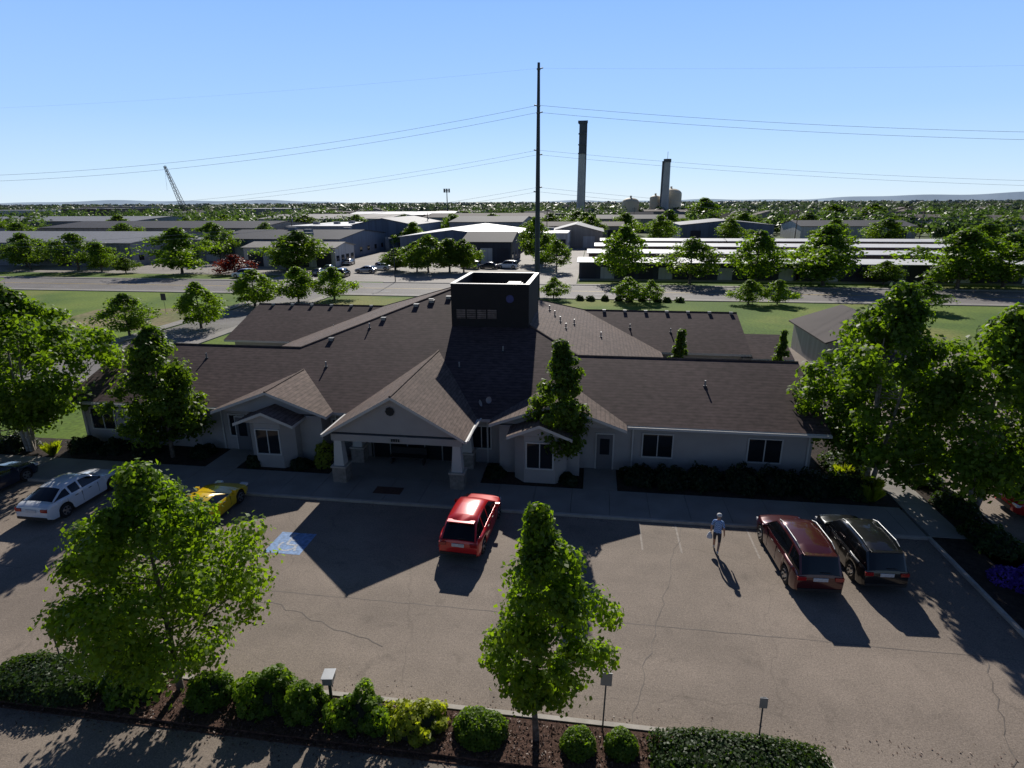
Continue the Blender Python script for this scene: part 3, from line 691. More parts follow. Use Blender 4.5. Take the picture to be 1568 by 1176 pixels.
bush('clipped_hedge',-15.9,12.25,1.75,.8,.55,6500,.09,LEAF_H,1,True,.05)
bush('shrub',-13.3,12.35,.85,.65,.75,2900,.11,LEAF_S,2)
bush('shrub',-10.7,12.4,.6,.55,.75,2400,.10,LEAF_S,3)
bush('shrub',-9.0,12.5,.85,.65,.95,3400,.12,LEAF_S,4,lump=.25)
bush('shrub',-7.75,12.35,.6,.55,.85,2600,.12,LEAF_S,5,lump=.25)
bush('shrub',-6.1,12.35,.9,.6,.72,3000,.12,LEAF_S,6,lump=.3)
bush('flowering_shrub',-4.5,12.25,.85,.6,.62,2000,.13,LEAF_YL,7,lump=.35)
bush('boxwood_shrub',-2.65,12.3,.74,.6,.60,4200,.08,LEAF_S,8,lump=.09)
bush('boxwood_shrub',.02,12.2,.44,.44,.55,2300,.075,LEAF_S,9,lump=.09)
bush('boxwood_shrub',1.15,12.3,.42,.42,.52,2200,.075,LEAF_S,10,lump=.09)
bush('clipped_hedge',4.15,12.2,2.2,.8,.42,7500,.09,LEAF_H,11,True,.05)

sd=40
for x_,y_,rx,ry,h_ in ((2.6,28.3,.9,.8,.75),(4.2,28.2,1.0,.85,.8),(5.9,28.3,1.1,.85,.9),(7.7,28.2,1.0,.85,1.1),(9.4,28.3,1.1,.9,1.0),(11.2,28.3,1.2,1.0,.9),(12.9,28.5,1.0,1.0,.8),(13.6,31.2,1.0,1.2,.8),
    (-4.9,28.0,.5,.5,.5),(-1.0,27.6,.45,.45,.5),(-14.3,28.2,.75,.7,1.25),(-15.6,27.6,.6,.4,.5),(-18.3,27.6,.5,.45,.5),(-22,28.4,.6,.6,.6),(-25.5,28.3,.8,.6,.6),(-27.5,28.3,.8,.7,.7),(-29.5,28.3,.9,.7,.7),
    (-34,28.0,1.2,.9,.8),(-36.5,28.2,1.2,.9,.8),(17.1,30.5,.9,1.3,.7),(17.1,27.2,.8,1.2,.6),(17.0,24.3,.9,1.2,.6),(16.6,18.5,1.2,1.6,.7),(16.3,14.5,1.2,1.6,.7),(17.2,34,.8,1.2,.8),(17.1,38,.8,1.2,.8)):
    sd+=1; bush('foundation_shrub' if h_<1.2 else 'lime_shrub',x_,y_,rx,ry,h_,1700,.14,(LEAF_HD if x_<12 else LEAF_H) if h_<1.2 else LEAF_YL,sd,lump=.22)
PURP=mat_leaf('purple_flowers',(.05,.02,.22),(.16,.07,.5),.3,(1.2,1.2,1.2))
for x_,y_ in ((15.8,21.6),(16.3,20.9),(16.9,21.7)):
    sd+=1; bush('purple_flower_clump',x_,y_,.5,.5,.5,700,.09,PURP,sd,core=False)
def grasstuft(name,x,y,h,mat,seed):
    rng=np.random.default_rng(seed); n=260
    a=rng.uniform(0,6.28,n); b=rng.uniform(0,.2,n); ln=rng.uniform(.6,1,n)*h; sp=rng.uniform(.1,.55,n)*h
    V=[];
    for i in range(n):
        bx,by=b[i]*math.cos(a[i]),b[i]*math.sin(a[i]); tx_,ty_=bx+sp[i]*math.cos(a[i]),by+sp[i]*math.sin(a[i]); w=.012; px,py=-math.sin(a[i])*w,math.cos(a[i])*w
        V+=[(bx-px,by-py,0),(bx+px,by+py,0),((bx+tx_)/2+px,(by+ty_)/2+py,ln[i]*.75),(tx_,ty_,ln[i])]
    me=quads_mesh(name,np.array(V),rng.uniform(0,1,n),mat); o=bpy.data.objects.new(name,me); COL.objects.link(o); o.location=(x,y,.1)
for i,(x_,y_) in enumerate(((13.6,27.6),(14.1,28.6),(13.2,29.9),(-30.8,27.4))): grasstuft('ornamental_grass',x_,y_,.8,LEAF_YL,200+i)
libtree('conifer',LEAF_M,51,h=5,rad=1.3,zb=.3,clumps=50,per=90,leaf=.2,profile='cone',trunk=.1)
inst('courtyard_tree','conifer',6.3,42.6,5.3,3.0); inst('courtyard_tree','conifer',13.6,43.6,5.2,2.2)

# ------------------------------------------------------------------ signs and flood light
def sign(name,x,y,h,lean,w=.30,hh=.42,back=GREYM,rz=0):
    mb=MB(); mb.tube([(0,0,-.05),(0,0,h)],.022,STEEL,6)
    mb.box(-w/2,w/2,-.035,-.024,h-hh,h,back); mb.box(-w/2+.02,w/2-.02,.024,.03,h-hh+.02,h-.02,TRIM)
    o=mb.build(name,None,(x,y,.1),rz); o.rotation_euler=(lean[0],lean[1],rz); return o
sign('parking_sign',.66,12.85,1.95,(0,.02)); sign('parking_sign',4.75,12.85,1.65,(0,-.02),.2,.32); sign('parking_sign',-16.1,12.9,1.6,(0,-.03),.22,.3)
sign('road_sign',-56,70,2.6,(0,0),.7,.9,M('sign_dark',(.05,.05,.06),.6,.05))
mb=MB(); mb.tube([(0,0,0),(0,0,.75)],.05,STEEL,8); mb.box(-.14,.14,-.18,.18,.75,.97,GREYM); mb.box(-.11,.11,.181,.195,.78,.94,LWHT); mb.box(-.17,.17,-.21,.21,.97,1.0,GREYM)
mb.build('bollard_floodlight',None,(-7.15,12.75,.1),.15,bevel=.02)

# ------------------------------------------------------------------ roads behind
sheet('main_road',rect(-600,600,89.5,103),0.0,ROADM)
sheet('side_street',[(-49,26),(-42,26),(-42,87.6),(-40,89.55),(-51,89.55),(-49,87.6)],-.004,ROADM)
sheet('industrial_lot',rect(-62,-3.2,104.4,240),-.008,LOTM)
sheet('storage_yard',rect(-3.0,120,110,215),-.008,LOTM)
sheet('warehouse_yard',rect(-260,-62.2,112,240),-.008,LOTM)
sheet('verge_grass',rect(-260,-62,103.2,111.8),-.004,GRASS); sheet('verge_grass',rect(-3,120,103.2,109.8),-.004,GRASS)
mb=MB()
for a,b in ((-600,-51),(-40,600)): mb.box(a,b,87.9,89.4,-.02,.1,CONC)
for a,b in ((-600,-56),(-38,-22),(-10,600)): mb.box(a,b,103.05,104.3,-.02,.1,CONC)
mb.box(-41.8,-40.4,30,87.8,-.02,.1,CONC); mb.box(-50.8,-49.2,30,87.8,-.02,.1,CONC)
mb.build('street_sidewalk')
mb=MB()
for yy in (96.0,96.35): mb.face([(-600,yy,.005),(600,yy,.005),(600,yy+.14,.005),(-600,yy+.14,.005)],PAINTY)
for k in range(-40,40): mb.face([(k*12,92.8,.005),(k*12+3,92.8,.005),(k*12+3,92.95,.005),(k*12,92.95,.005)],PAINTS)
for yy in (89.9,102.5): mb.face([(-600,yy,.005),(600,yy,.005),(600,yy+.12,.005),(-600,yy+.12,.005)],PAINTS)
mb.build('road_markings')
DIRT=mat_ramp2('dry_grass',(.24,.20,.10),(.16,.17,.06),.15,fine=.3,fscale=2)
sheet('dry_grass_patch',[(-66,62),(-59,59.5),(-52,60),(-50.9,65),(-51,70),(-55,76),(-60,73),(-68,72),(-67,67)],-.006,DIRT)

PX,PY=-8.6,89.0; e=empty('transmission_pole',(PX,PY,0))
mb=MB(); mb.tube([(0,0,0),(0,0,10),(0,0,22),(0,0,32)],[.42,.36,.27,.18],STEEL,14)
INS=M('insulator_grey',(.12,.14,.17),.4,.05)
for z_,s_ in ((31.2,1),(26.6,-1),(25.7,1),(20.8,-1),(20.2,1),(15.8,1),(15.2,-1)):
    mb.tube([(0,0,z_),(s_*.6,0,z_+.15)],.05,INS,6); mb.tube([(s_*.3,0,z_+.07),(s_*.6,0,z_+.15)],.08,INS,8)
    mb.box(-.25,.25,-.25,.25,z_-.08,z_+.08,INS)
mb.build('pole_shaft',e,smooth=45)
mb=MB()
LW=M('conductor_wire',(.36,.40,.46),.5,0,metal=.3)
for z_ in (31.3,26.7,25.8,20.9,20.3,15.9,15.3):
    for sx,L_,sag,dz in ((-1,205,8.3,-.2),(1,200,5.4,0)):
        pts=[]
        for k in range(41):
            t=k/40; pts.append((sx*t*L_,0,z_+dz*t-4*sag*t*(1-t)*(.35 if z_>30 else 1)))
        mb.tube(pts,(.018 if z_>25 else .013) if z_<30 else .005,LW,4,False)
mb.build('power_lines',e)
for sx,L_ in ((-1,205),(1,200)):
    mb=MB(); mb.tube([(0,0,0),(0,0,31.8)],[.42,.18],STEEL,12)
    for z_ in (31.2,26.6,20.8,15.8): mb.tube([(0,0,z_),(.7,0,z_+.15)],.06,INS,6)
    mb.build('transmission_pole',None,(PX+sx*L_,PY,0),smooth=45)
def lamp(x,y,h=8.5,s=1):
    mb=MB(); mb.tube([(0,0,0),(0,0,h)],[.09,.05],STEEL,8); mb.tube([(0,0,h),(0,-s*.8,h+.35),(0,-s*1.8,h+.4)],.04,STEEL,6); mb.box(-.14,.14,-s*1.8-.35,-s*1.8+.35,h+.33,h+.45,STEEL)
    mb.build('street_lamp',None,(x,y,0),smooth=40)
for x_ in (-120,-36,78): lamp(x_,104.0,7.5,1)
# small wooden service poles in the industrial area
WOOD=M('weathered_wood_pole',(.09,.07,.055),.9,.2,2)
for x_,y_ in ((-95,180),(-58,205),(-18,222),(24,218),(66,214),(-140,245),(110,225),(-210,300),(20,340),(160,310)):
    mb=MB(); mb.tube([(0,0,0),(0,0,10.5)],[.17,.11],WOOD,7); mb.box(-1.2,1.2,-.07,.07,9.6,9.75,WOOD); mb.tube([(-1.1,0,9.75),(-1.1,0,9.95)],.06,INS,6); mb.tube([(1.1,0,9.75),(1.1,0,9.95)],.06,INS,6); mb.tube([(.3,0,8.2),(.3,0,8.9)],.2,GREYM,8)
    mb.build('utility_pole',None,(x_,y_,0),.3)

# ------------------------------------------------------------------ industrial buildings
WM={ 'tan':mat_metalwall('tan_wall',(.32,.29,.26)),'grey':mat_metalwall('grey_wall',(.26,.27,.29)),'blue':mat_metalwall('blue_grey_wall',(.13,.165,.23)),'white':mat_metalwall('white_wall',(.50,.50,.50)),'dark':mat_metalwall('charcoal_wall',(.05,.055,.07)),'brown':mat_metalwall('brown_wall',(.14,.10,.08))}
RF={'grey':GREYROOF,'white':WHITEROOF,'dark':M('dark_roof',(.05,.05,.06),.8,.12,.3,spec=.2),'brown':M('brown_far_roof',(.085,.07,.065),.85,.15,.3,spec=.2),'tan':mat_metalwall('tan_metal_roof',(.28,.26,.235))}
def shed(name,x0,x1,y0,y1,h,rise,axis,wall,roof,doors=3,ov=.4,units=0):
    e=empty(name,((x0+x1)/2,(y0+y1)/2,0)); w=(x1-x0)/2; d=(y1-y0)/2; W_=WM[wall]; R_=RF[roof]
    mb=MB(); mb.box(-w,w,-d,d,-.02,h,W_)
    if rise>0:
        if axis=='y':
            for yy in (-d,d): mb.face([(-w,yy,h),(w,yy,h),(0,yy,h+rise)],W_)
        else:
            for xx in (-w,w): mb.face([(xx,-d,h),(xx,d,h),(xx,0,h+rise)],W_)
    mb.build('walls',e)
    mb=MB(); k=rise/(w if axis=='y' else d) if rise>0 else 0
    if rise<=0: mb.box(-w-.05,w+.05,-d-.05,d+.05,h+.002,h+.35,W_); mb.box(-w+.3,w-.3,-d+.3,d-.3,h+.352,h+.36,R_)
    elif axis=='y':
        mb.slab([(0,-d-ov,h+rise+.12),(w+ov,-d-ov,h-k*ov+.12),(w+ov,d+ov,h-k*ov+.12),(0,d+ov,h+rise+.12)],.12,R_); mb.slab([(0,-d-ov,h+rise+.12),(0,d+ov,h+rise+.12),(-w-ov,d+ov,h-k*ov+.12),(-w-ov,-d-ov,h-k*ov+.12)],.12,R_)
    else:
        mb.slab([(-w-ov,-d-ov,h-k*ov+.12),(w+ov,-d-ov,h-k*ov+.12),(w+ov,0,h+rise+.12),(-w-ov,0,h+rise+.12)],.12,R_); mb.slab([(-w-ov,0,h+rise+.12),(w+ov,0,h+rise+.12),(w+ov,d+ov,h-k*ov+.12),(-w-ov,d+ov,h-k*ov+.12)],.12,R_)
    mb.build('roof',e)
    mb=MB()
    if doors:
        stp=2*w/doors
        for i in range(doors):
            cx=-w+stp*(i+.5); dw=min(1.8,stp*.36); dh=min(h*.72,3.6)
            mb.box(cx-dw,cx+dw,-d-.05,-d-.002,0,dh,RF['dark'] if (i%3)!=1 else WM['white']); 
        for i in range(doors):
            yy=-d+2*d*(i+.5)/doors; mb.box(w+.002,w+.05,yy-.8,yy+.8,1.2,2.4,GLASS); 
        mb.build('doors_and_windows',e)
    mb=MB(); rr=random.Random(int(abs(x0*7+y0)))
    if rise<=0 or units:
        for i in range(3+units):
            ux=rr.uniform(-w*.7,w*.7); uy=rr.uniform(-d*.7,d*.7); zz=h+(.36 if rise<=0 else rise*(1-abs(uy if axis=='x' else ux)/(d if axis=='x' else w))); mb.box(ux-1,ux+1,uy-.8,uy+.8,zz-.3,zz+.9,WM['grey'])
        mb.build('rooftop_units',e)
    return e
shed('metal_warehouse',-190,-106,125,165,5.2,1.6,'x','grey','grey',7)
shed('metal_warehouse',-103,-92,138,160,5.0,.0,'x','tan','grey',2)
shed('metal_warehouse',-98,-63,142,175,5.2,1.5,'x','blue','dark',6,units=2)
shed('metal_warehouse',-80,-58,128,139,4.2,.9,'x','white','tan',4)
shed('metal_warehouse',-76,-56,182,215,7.2,1.9,'y','blue','grey',3)
shed('white_roof_warehouse',-50,-22,150,196,5.4,1.7,'y','blue','white',4)
shed('charcoal_workshop',-31,-19.5,138,156,5.0,1.8,'x','dark','dark',3)
shed('flat_roof_workshop',-20,-8,172,196,5.0,0,'x','white','white',3)
shed('gable_workshop',-15,2,190,214,4.8,2.2,'y','tan','grey',2)
for i,(y0) in enumerate((113,133.5,154.5,176)):
    segs=[(-3+i*1.5,36),(36.4,76+i*8)]
    for a,b in segs: shed('storage_unit_row',a,b,y0,y0+9-(2 if i==3 else 0),3.0,.45,'x','dark' if i==0 else 'brown','white',11)
shed('metal_warehouse',-190,-110,185,225,6,1.6,'x','tan','dark',7)
shed('metal_warehouse',-250,-195,140,190,5.5,1.4,'x','grey','tan',4)
shed('metal_warehouse',-105,-82,195,235,6,0,'x','grey','white',3)
shed('metal_warehouse',-52,-26,212,250,7,1.5,'x','grey','dark',4)
shed('metal_warehouse',-22,10,228,250,5,1.2,'x','tan','brown',4)
shed('metal_warehouse',30,62,225,250,5.5,1.6,'y','blue','grey',3)
shed('metal_warehouse',72,110,228,252,5,1.6,'x','white','dark',4)
shed('metal_warehouse',130,190,175,200,4.5,1.5,'x','tan','grey',5)
shed('metal_warehouse',-150,-90,255,300,7,1.5,'x','white','tan',5)
shed('metal_warehouse',-80,-20,275,310,7,1.5,'x','grey','brown',5)
shed('metal_warehouse',0,40,285,310,6,1.5,'x','tan','dark',5)
shed('metal_warehouse',-140,-80,330,360,7,1.5,'x','brown','white',5)
shed('metal_warehouse',150,230,260,290,6,1.5,'x','grey','brown',5)
shed('commercial_block',-480,-400,400,440,9,0,'x','white','grey',8)
shed('commercial_block',-380,-335,390,420,10,0,'x','brown','grey',5)
shed('commercial_block',-300,-250,470,500,9,0,'x','tan','white',5)
shed('commercial_block',-430,-380,460,490,11,0,'x','tan','tan',5)
shed('small_clinic_building',19.5,28,51,60,2.7,1.5,'y','tan','brown',1)
shed('metal_warehouse',-330,-200,240,290,6.5,1.5,'x','grey','grey',9)

# ------------------------------------------------------------------ mid trees
libtree('a',LEAF_B,61); libtree('b',LEAF_M,62,h=8,rad=3.4,profile='egg'); libtree('c',LEAF_B,63,clumps=60); libtree('red',LEAF_R,64,h=5,rad=3.6,zb=.5,clumps=40); libtree('d',LEAF_F,65,h=8,rad=3.6,zb=1.4,profile='round')
libtree('e',LEAF_M,68,clumps=45,per=90,zb=2.0)
mid=[('a',-130,121,7.5,8),('e',-112,116,8,10),('a',-105,114.5,6,6),('b',-98,113,3.2,4),('a',-85,113,9,11),('e',-92,137,9,7),('b',-62,119,8.3,10.5),('a',-66,121,7,8),('e',-125,117,6.5,8),
 ('d',-47.5,77,5.1,6.5),('d',-43,81,5.1,5),('d',-38.8,84,4.8,5),('d',-45.4,62,5.3,5),('c',-50.5,57,4.7,5),('e',-34,119,7.6,8),('b',-30,121,6.8,7),('b',-42,122,4.6,6),('b',-27,121,6.6,5.5),('a',-37,121,6,7),
 ('b',-11,132,7,5),('e',-8,124,6.5,6),('b',-14,141,10.5,6),('c',-133,300,9,18),('d',-6,88,3.2,3.6),('c',5,107.5,9.8,9),('e',16.5,107,7.8,9.5),('c',27.5,107,9,9),('a',38.5,107,9.8,11.5),('b',49,109,4,5),('a',59,106,9.2,12),('c',67,108,8.5,11),
 ('d',4.8,86,3.6,4.4),('d',8,86.3,3.2,3),('d',21.5,86,3.4,4),('d',25.5,86.5,3.4,3.6),('c',43,84,3.8,5.5),('c',50,300,15,19),('e',107,300,12,18),('c',125,300,12,18),('b',68,300,9,15),('a',30,262,10,12),
 ('a',-165,120,7,9),('c',-150,119,6,8),('c',82,112,9,11),('a',-60,250,9,12),('c',-100,245,9,12),('b',-2,218,9,9),('a',22,216,9,10),('a',120,165,8,11),('c',140,150,8,11),('b',-120,240,9,12),
 ('a',-55,178,8,9),('c',-54,226,9,10),('b',-22,205,8,8),('a',12,262,9,12),('c',60,262,9,12),('a',95,215,8,12),('c',-78,240,9,12),('a',-200,232,9,14),('c',-170,234,8,12),('b',-20,268,9,11),('c',-45,262,9,13),('a',75,205,8,10),('c',112,190,8,11),('a',100,172,8,10),('c',90,140,8,10),('a',-70,322,9,14),('c',-10,322,9,14),('b',165,215,8,12),
 ('a',-185,172,8,11),('e',-150,175,8,11),('a',-120,176,8,10),('c',-225,200,9,13),('a',-160,245,9,13),('e',-105,182,8,8),('a',-5,268,9,12),('a',85,262,9,13),('c',135,240,9,13),('e',150,245,9,12),('a',45,215,8,10),('c',180,235,9,14),('a',210,240,9,14)]
for k_,x_,y_,h_,w_ in mid: inst('street_tree' if y_<125 else 'shade_tree',k_,x_,y_,h_,w_*1.3)
inst('red_plum_tree','red',-73.5,113.5,3.8,9)
libtree('lime',LEAF_YL,66,h=6,rad=4,zb=.5,clumps=40); inst('lime_shade_tree','lime',150,205,6.5,16)
for i in range(9): sd+=1; bush('verge_shrub',-2+i*1.8+random.uniform(-.3,.3),87+random.uniform(-.3,.3),.6,.5,.7,160,.3,LEAF_H,sd,z=0)

# ------------------------------------------------------------------ distant things
BL=[(-195,-58,120,240),(-55,-5,130,262),(-25,125,108,255),(-155,45,250,315),(-145,-75,325,365),(-485,-330,385,445),(-335,-195,235,295),(128,195,172,205),(-255,-190,135,195),(148,232,258,292),(-305,-245,465,505),(-435,-375,455,495)]
def blocked(x,y): return any(a-3<x<b+3 and c-3<y<d+3 for a,b,c,d in BL)
def far_trees(name,n,ymin,ymax,mat,seed,per,ls,hmin=5,hmax=10,wmin=3,wmax=6):
    rng=np.random.default_rng(seed); Cs=[];Hs=[];Ws=[]
    c=0
    while c<n:
        y=ymin*(ymax/ymin)**rng.uniform(); x=-.14*y+rng.uniform(-1.05,1.05)*y
        dens=math.sin(x*.013+2)*math.sin(y*.011+1)+math.sin(x*.031+y*.02)
        if blocked(x,y) or dens<rng.uniform(-1.3,.8): continue
        k=rng.integers(1,7)
        for j in range(k):
            Cs.append((x+rng.normal()*11,y+rng.normal()*5)); hh=rng.uniform(0,1)**1.5; Hs.append(hmin+(hmax-hmin)*hh); Ws.append((wmin+(wmax-wmin)*hh)*rng.uniform(.75,1.15)); c+=1
    Cs=np.array(Cs);Hs=np.array(Hs);Ws=np.array(Ws);N=len(Cs)
    d=rng.normal(size=(N,per,3)); d/=np.linalg.norm(d,axis=2,keepdims=True); rr=rng.uniform(.3,1,(N,per,1))**.5*rng.uniform(.8,1.15,(N,per,1))
    P=d*rr; P[:,:,0]*=Ws[:,None]; P[:,:,1]*=Ws[:,None]; P[:,:,2]=P[:,:,2]*Hs[:,None]*.48+Hs[:,None]*.53
    P[:,:,0]+=Cs[:,0:1]; P[:,:,1]+=Cs[:,1:2]; P=P.reshape(-1,3); nn=d.reshape(-1,3)
    V=leaf_quads(P,ls,rng,.3,nrm=nn); sh=np.clip(np.repeat(rng.uniform(0,.9,N),per)+rng.uniform(-.2,.2,len(P)),0,1)
    o=bpy.data.objects.new(name,quads_mesh(name,V,sh,mat)); COL.objects.link(o)
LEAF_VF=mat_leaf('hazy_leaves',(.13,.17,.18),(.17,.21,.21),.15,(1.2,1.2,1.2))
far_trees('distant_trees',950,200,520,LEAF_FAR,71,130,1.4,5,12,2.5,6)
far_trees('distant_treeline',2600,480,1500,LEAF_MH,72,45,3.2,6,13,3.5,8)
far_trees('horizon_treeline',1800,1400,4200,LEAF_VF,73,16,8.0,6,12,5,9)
mb=MB(); rng=random.Random(9); WMX=[M('house_wall_%d'%i,c,.8,0) for i,c in enumerate(((.32,.29,.25),(.22,.2,.18),(.42,.40,.37),(.20,.13,.10),(.16,.18,.21)))]; RMX=[M('house_roof_%d'%i,c,.85,0,spec=.2) for i,c in enumerate(((.11,.085,.08),(.08,.075,.085),(.16,.13,.125),(.12,.115,.125)))]
c=0
while c<520:
    y=300*(1700/300)**rng.random(); x=-.14*y+rng.uniform(-1,1)*y
    if blocked(x,y): continue
    if math.sin(x*.008+1)*math.sin(y*.006)<-.3: continue
    c+=1; w,d,h=rng.uniform(6,9),rng.uniform(4,6),rng.choice((3,3,5.6)); rs=2.4; wm=rng.choice(WMX); rm=rng.choice(RMX)
    if rng.random()<.07: w*=2.5; d*=2; h=6; rs=1.2
    mb.box(x-w,x+w,y-d,y+d,0,h,wm)
    if rng.random()<.6:
        mb.face([(x-w-.4,y-d-.4,h),(x+w+.4,y-d-.4,h),(x+w+.4,y,h+rs),(x-w-.4,y,h+rs)],rm); mb.face([(x-w-.4,y+d+.4,h),(x+w+.4,y+d+.4,h),(x+w+.4,y,h+rs),(x-w-.4,y,h+rs)],rm)
        for xx in (x-w,x+w): mb.face([(xx,y-d,h),(xx,y+d,h),(xx,y,h+rs-.1)],wm)
    else:
        mb.face([(x-w-.4,y-d-.4,h),(x,y-d-.4,h+rs),(x,y+d+.4,h+rs),(x-w-.4,y+d+.4,h)],rm); mb.face([(x+w+.4,y-d-.4,h),(x,y-d-.4,h+rs),(x,y+d+.4,h+rs),(x+w+.4,y+d+.4,h)],rm)
        for yy in (y-d,y+d): mb.face([(x-w,yy,h),(x+w,yy,h),(x,yy,h+rs-.1)],wm)
mb.build('distant_houses')
CH=M('stack_concrete',(.50,.50,.49),.85,.12,.12); CHD=M('stack_dark',(.11,.12,.135),.8,.1,.2); SILO=M('silo_cream',(.66,.56,.40),.7,.08,.1)
mb=MB(); mb.tube([(0,0,0),(0,0,50)],[3.3,2.9],CH,20); mb.tube([(0,0,50),(0,0,72.5)],[2.8,2.7],CHD,20)
for z_ in (49.5,56,64,71.5): mb.tube([(0,0,z_),(0,0,z_+.9)],3.3,CHD,20)
mb.box(2.6,3.5,-1,1,0,73,CHD); mb.box(-3.8,3.8,-.6,.6,72,74,CHD); mb.build('lime_kiln_stack',None,(-13.5,503,0),smooth=40)
mb=MB(); mb.tube([(0,0,0),(0,0,43)],[3.4,2.6],CH,20); mb.tube([(0,0,43),(0,0,45.5)],3.0,CHD,20); mb.box(-3.9,-2.7,-1,1,0,44,CHD); mb.tube([(0,0,45),(0,0,51)],.15,CHD,5); mb.build('concrete_smokestack',None,(54,512,0),smooth=40)
def silo(x,y,r,hc,hd):
    mb=MB(); pts=[(0,0,0),(0,0,hc)]; rad=[r,r]
    for k in range(1,7):
        a=k/6*math.pi/2; pts.append((0,0,hc+hd*math.sin(a))); rad.append(max(.3,r*math.cos(a)))
    mb.tube(pts,rad,SILO,28); mb.tube([(0,0,hc+hd),(0,0,hc+hd+1.6)],.8,SILO,10); mb.build('domed_silo',None,(x,y,0),smooth=40)
silo(60,525,8.8,19,4.5); silo(27,515,7,12.5,3.8); silo(47,518,4.5,16,2)
mb=MB(); mb.tube([(0,0,0),(0,0,24)],[.5,.3],STEEL,8)
for a in (0,2.09,4.19):
    ca,sa=math.cos(a),math.sin(a)
    for t in (-1.4,0,1.4): mb.box(2*ca-sa*t-.2,2*ca-sa*t+.2,2*sa+ca*t-.2,2*sa+ca*t+.2,21,24,STEEL)
    mb.tube([(0,0,22.5),(2*ca,2*sa,22.5)],.12,STEEL,5); mb.tube([(2*ca-sa*1.6,2*sa+ca*1.6,22.5),(2*ca+sa*1.6,2*sa-ca*1.6,22.5)],.12,STEEL,5)
mb.build('cell_tower',None,(-121,488,0))
mb=MB(); RC=M('crane_steel',(.05,.045,.05),.6,.05); B0=Vector((0,0,0)); B1=Vector((-14.5,-2,48))
ax=(B1-B0).normalized(); u=ax.cross(Vector((0,1,0))).normalized(); w=ax.cross(u)
def cp(t,i): 
    k=2.2*(1-.65*t); sx,sy=((-1,-1),(1,-1),(1,1),(-1,1))[i]; return B0.lerp(B1,t)+u*sx*k+w*sy*k
for i in range(4): mb.tube([cp(0,i),cp(1,i)],.26,RC,4)
for s_ in range(16):
    for i in range(4): mb.tube([cp(s_/16,i),cp((s_+1)/16,(i+1)%4)],.15,RC,3,False)
mb.tube([B1,B1+Vector((-1.5,0,-22))],.08,RC,3); mb.box(-4,6,-3,3,0,4,RC); mb.build('lattice_crane',None,(-396,548,0))
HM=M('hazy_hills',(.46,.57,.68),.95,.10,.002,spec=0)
mb=MB(); N=220
A_=[]
for i in range(N+1):
    D=6500; a=math.radians(-62+124*i/N+8); x_=math.sin(a-math.radians(16))*D; y_=math.cos(a-math.radians(16))*D
    t=i/N; h_=20+14*math.sin(t*9)+9*math.sin(t*23+1)+6*math.sin(t*61)+4*math.sin(t*140)+50*max(0,t-.6)/.4
    A_.append((x_,y_,h_))
for p,q in zip(A_[:-1],A_[1:]):
    mb.face([(p[0],p[1],-5),(q[0],q[1],-5),(q[0]*1.03,q[1]*1.03,q[2]),(p[0]*1.03,p[1]*1.03,p[2])],HM)
mb.build('hills',smooth=60)

